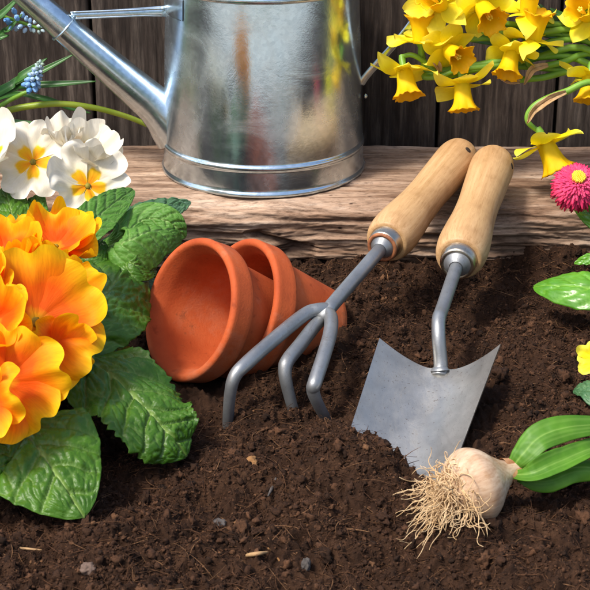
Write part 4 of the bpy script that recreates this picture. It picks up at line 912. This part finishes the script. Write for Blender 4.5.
def build_daisy():
    O = V(0.196, -0.028, 0.006)
    t = thing('daisy', O, 'pink double daisy with yellow centre and spoon shaped green leaves', 'daisy')
    c = P(577, 183, y=0.0); A = nrm((-0.02, -0.66, 0.75))
    s = V(0, 0, 1); X = nrm(V(1, 0, 0)-A*A[0]); Y = np.cross(A, X); gs = []; rs = np.random.default_rng(5)
    rings = 12
    for q in range(rings):
        f = q/(rings-1); n = int(30+34*f); L = 0.0046+0.0064*f; el = 1.20-2.0*f
        for k in range(n):
            a = 2*math.pi*(k+0.5*(q % 2))/n+rs.normal(0, 0.04); er = math.cos(a)*X+math.sin(a)*Y
            d = nrm(er*math.cos(el)+A*math.sin(el)+rs.normal(0, 0.08, 3)); b = c+er*(0.0024+0.0032*f)+A*(0.0045-0.0055*f)
            tv = np.linspace(0, 1, 5); w_ = 0.00105*(0.6+0.4*f)*np.array([0.5, 0.9, 1, 0.9, 0.35]); sd = nrm(np.cross(d, A)); nn = np.cross(sd, d)
            p = b+d*(tv*L*rs.uniform(0.88, 1.1))[:, None]-A*((tv**2)*0.0016)[:, None]
            v = np.stack([p-sd*w_[:, None], p+nn*0.0003, p+sd*w_[:, None]], 1).reshape(-1, 3)
            gs.append((v, grid_faces(3, 5), {'rad': np.repeat(np.clip(tv*0.55+0.45*f, 0, 1), 3), 'pco': np.repeat(np.stack([tv*0+k, tv, tv*0+q], -1), 3, axis=0)}))
    h = obj('flower_head', join(gs), M['pink'], t)
    ds = []
    for k in range(70):
        r_ = 0.0034*math.sqrt((k+0.5)/70); a = k*2.399; ds.append(lathe([(0, 0.0005), (0.0022, 0.0006), (0.003, 0.0004), (0.0033, 0.00005)], c+A*(0.0058-18*r_*r_*3)+r_*(math.cos(a)*X+math.sin(a)*Y), nrm(A+(math.cos(a)*X+math.sin(a)*Y)*r_*60), 6))
    obj('disc', join(ds), M['stamen'], h)
    obj('stem', tube(spline([O, O*0.5+c*0.5+V(0.004, 0.004, 0), c-A*0.001], 20), 0.0016, 10), M['stem'], t)
    D = M['daisyleaf']; kw = dict(shape='spoon', bumpy=0.0008, veins=6, serr=0.02, nv=60, nu=31)
    leaf(t, [O, P(640, 292, z=0.028), P(590, 288, z=0.036), P(533, 286, z=0.030)], 0.0145, (-0.05, -0.50, 0.86), D, seed=1, curl=0.0035, wave=0.0012, **kw)
    leaf(t, [O, P(625, 262, z=0.024), P(600, 258, z=0.03), P(574, 263, z=0.026)], 0.0055, (0, -0.5, 0.86), D, seed=2, curl=0.001, **kw)
    leaf(t, [O+V(0, 0, 0.002), P(612, 232, z=0.040), P(594, 216, z=0.048), P(571, 198, z=0.050)], 0.0075, (-0.45, -0.55, 0.7), D, seed=3, curl=0.002, **kw)
    leaf(t, [O, P(650, 250, z=0.03), P(620, 215, z=0.045), P(592, 200, z=0.052)], 0.0085, (-0.3, -0.5, 0.8), D, seed=4, curl=0.002, **kw)
    # yellow flowered plant that only just enters the frame
    O2 = V(0.190, -0.120, 0.0)
    t2 = thing('pansy', O2, 'small yellow flower cut by the right edge above the tulip bulb leaves', 'flower')
    c = P(594, 361, z=0.024); o = obj('flower', corolla(c, (-0.45, -0.72, 0.53), 0.0085, seed=61, cup=0.25, ruffle=0.15, width=0.75), M['daff'], t2)
    obj('stem', tube(spline([O2, O2*0.5+c*0.5+V(0.003, 0.002, 0.003), c], 16), 0.001, 8), M['stem'], t2)
    leaf(t2, [O2, P(604, 398, z=0.013), P(590, 388, z=0.016), P(573, 390, z=0.010)], 0.0065, (-0.2, -0.5, 0.84), M['primgrey'], seed=5, curl=0.002, **kw)

def build_bulb():
    c = P(480, 490, z=0.0165)
    base, neck = P(450, 495, z=0.0150), P(517, 473, z=0.0190)
    neck = neck+V(0, 0.004, 0); ax = nrm(neck-base); L = np.linalg.norm(neck-base)
    t = thing('tulip_bulb', (c[0], c[1], 0), 'pale tulip bulb lying on the soil with tangled roots and green leaves', 'bulb')
    rm = 0.0172
    pr = [(x*L, y*rm) for x, y in smooth_prof([(-0.02, 0.05), (0.0, 0.36), (0.06, 0.62), (0.16, 0.87), (0.28, 0.99), (0.38, 1.0), (0.52, 0.86), (0.66, 0.60), (0.80, 0.38), (0.92, 0.27), (1.02, 0.23)], 50)]
    g = lathe(pr, base, ax, 56, wob=0.012)
    o = obj('bulb', g, M['bulb'], t)
    tn = lathe([(L*0.84, 0.0060), (L*0.92, 0.0050), (L*1.0, 0.0045), (L*1.05, 0.0050), (L*1.08, 0.0042)], base, ax, 24, wob=0.09)
    obj('tunic', tn, M['tunic'], t)
    # roots
    rs = np.random.default_rng(8); rts = []
    side = nrm(np.cross(ax, (0, 0, 1))); upv = np.cross(side, ax); upv = upv if upv[2] > 0 else -upv
    if side[1] > 0: side = -side
    for k in range(330):
        a = rs.uniform(0, 2*math.pi); rr = 0.0095*math.sqrt(rs.random()); p = base+ax*(0.001+rr*0.35)+rr*(math.cos(a)*side+math.sin(a)*upv)
        d = nrm(-ax*rs.uniform(0.5, 1.3)+0.7*(math.cos(a)*side+math.sin(a)*upv)*rs.uniform(0.2, 1.1)+V(-0.1, -0.15, 0.0)); Lr = rs.uniform(0.012, 0.031); pts = [p]
        if k < 16: Lr = rs.uniform(0.026, 0.046); d = nrm(V(-0.62, -0.72, -0.25)+rs.normal(0, 0.20, 3)); p = base+V(-0.003, -0.004, -0.004)+rs.normal(0, 0.002, 3)
        cur = p; n = 11; loose = k < 16; d0 = d; curl = rs.normal(0, 0.12 if loose else 0.55, 3)
        for i in range(n):
            d = nrm(d+curl*0.55+rs.normal(0, 0.56, 3)+V(-0.05, -0.04, -0.12)-0.05*(cur-base-V(-0.008,-0.01,0))/0.006); cur = cur+d*Lr/n
            if loose: d = nrm(0.5*d+d0+rs.normal(0, 0.28, 3)); cur = pts[-1]+d*Lr/n
            if np.dot(cur-base, ax) > 0.005: cur = cur-ax*(np.dot(cur-base, ax)-0.005)*0.8
            if cur[2] > base[2]+0.014: d[2] -= 0.5
            g = float(soil_h(cur[0], cur[1]))+0.0011 if cur[2] < 0.012 else 0.0022
            if cur[2] < g: cur = V(cur[0], cur[1], g+rs.uniform(0, 0.002)); d[2] = abs(d[2])*0.3
            pts.append(cur)
        rts.append(tube(spline(pts, 26), [0.00034, 0.00027, 0.00022, 0.00011], 5))
    obj('roots', join(rts), M['root'], t)
    q = P(447, 511, z=0.004); g = leaf_geo([q+V(-0.006, -0.002, -0.003), q+V(0, 0, 0.004), q+V(0.005, 0.003, 0.008)], 0.0035, (-0.3, -0.9, 0.3), shape='lance', bumpy=0.0006, nv=16, nu=9)
    obj('skin_scrap', g, M['redskin'], t)
    # leaves
    n0 = neck+ax*0.001
    kw = dict(shape='lance', bumpy=0.0, veins=1, serr=0.0, nv=60, nu=25, lo=0.035)
    T = M['tulipleaf']
    leaf(t, [n0-ax*0.004, P(522, 455, z=0.027), P(545, 434, z=0.035), P(590, 425, z=0.035), P(660, 430, z=0.022)], 0.0066, (-0.30, -0.70, 0.62), T, seed=1, curl=0.0006, wave=0.0008, **kw)
    leaf(t, [n0-ax*0.004+V(0, -0.002, -0.001), P(532, 473, z=0.023), P(560, 461, z=0.026), P(600, 446, z=0.026), P(650, 440, z=0.020)], 0.0054, (-0.10, -0.60, 0.78), T, seed=2, curl=-0.0022, wave=0.0008, **kw)
    leaf(t, [n0-ax*0.004+V(0.002, 0, -0.003), P(545, 477, z=0.018), P(580, 467, z=0.020), P(640, 474, z=0.012)], 0.0068, (0.0, -0.5, 0.86), T, seed=3, curl=0.003, wave=0.0008, **kw)

def build_bits():
    def lump(px, py, r, mat, name, label, cat, group=None, sc=(1, 1, 0.7), seed=0):
        q = P(px, py, z=0.0); z = float(soil_h(q[0], q[1])); q = P(px, py, z=z); bv, bf = ico(3); rs = np.random.default_rng(seed)
        k = bv*1.5+rs.uniform(0, 40, 3); d = 1+0.35*(perlin(k[:, 0], k[:, 1], k[:, 2])+0.4*perlin(k[:, 0]*2.2, k[:, 1]*2.2, k[:, 2]*2.2)); a = rs.uniform(0, 6)
        v = bv*d[:, None]*np.array(sc)*r; v = np.stack([v[:, 0]*math.cos(a)-v[:, 1]*math.sin(a), v[:, 0]*math.sin(a)+v[:, 1]*math.cos(a), v[:, 2]], -1)
        o = obj(name, (v+V(q[0], q[1], z+r*0.35), bf, {}), mat, None, True, (q[0], q[1], z)); setp(o, label, cat, group)
    G = 'pebbles on the soil'
    lump(88, 571, 0.0032, M['palestone'], 'pebble', 'round pale brown pebble near the bottom left corner of the soil', 'pebble', G, seed=1)
    lump(219, 526, 0.0030, M['stone'], 'pebble', 'dark grey pebble half buried left of the straw', 'pebble', G, seed=3)
    lump(306, 567, 0.0029, M['stone'], 'pebble', 'upright grey pebble at the bottom centre right of the straw', 'pebble', G, (0.7, 0.8, 1.1), 4)
    lump(251, 465, 0.0044, M['bark'], 'bark_chip', 'tan bark chip on the soil left of the trowel blade', 'bark chip', 'bark chips on the soil', (1.0, 0.7, 0.45), 7)
    lump(253, 403, 0.0020, M['bark'], 'bark_chip', 'small brown bark chip between the tines of the cultivator', 'bark chip', 'bark chips on the soil', (1.2, 0.6, 0.5), 8)
    lump(366, 448, 0.0026, M['bark'], 'bark_chip', 'orange brown bark chip on the heap at the trowel blade', 'bark chip', 'bark chips on the soil', (1.4, 0.4, 0.5), 9)
    def stick(pts, r, mat, label, group='twigs on the soil'):
        w_ = []
        for px, py in pts:
            q = P(px, py, z=0.0); z = float(soil_h(q[0], q[1]))+0.0012; w_.append(P(px, py, z=z))
        o = obj('twig', tube(spline(w_, 16), [r*0.6, r, r*0.9, r*0.4], 7), mat, None, True, w_[0]); setp(o, label, 'twig', group)
    stick([(243, 556), (256, 554), (268, 552)], 0.0010, M['straw'], 'short pale straw piece lying near the bottom centre of the soil')
    stick([(268, 548), (276, 556), (283, 566)], 0.0005, M['bark'], 'thin brown twig crossing just right of the pale straw')
    stick([(276, 478), (272, 488), (268, 496)], 0.0008, M['stone'], 'dark grey twig lying upright right of the bark chip')
    stick([(0, 545), (20, 548), (42, 550)], 0.0006, M['straw'], 'long pale twig on the soil below the orange primrose leaves')

build_ground(); build_path(); build_timber(); build_fence(); build_hedge()
build_crumbs(); build_fibres()
build_can()
build_pot(pot_mouth[0], pot_axis[0], 'terracotta pot on its side with open mouth facing left, in front')
build_pot(pot_mouth[1], pot_axis[1], 'terracotta pot behind, on its side with the front pot pushed into its mouth')
build_fork(); build_trowel(); build_bulb()
build_orange(); build_white(); build_daffodils(); build_muscari(); build_daisy(); build_bits()
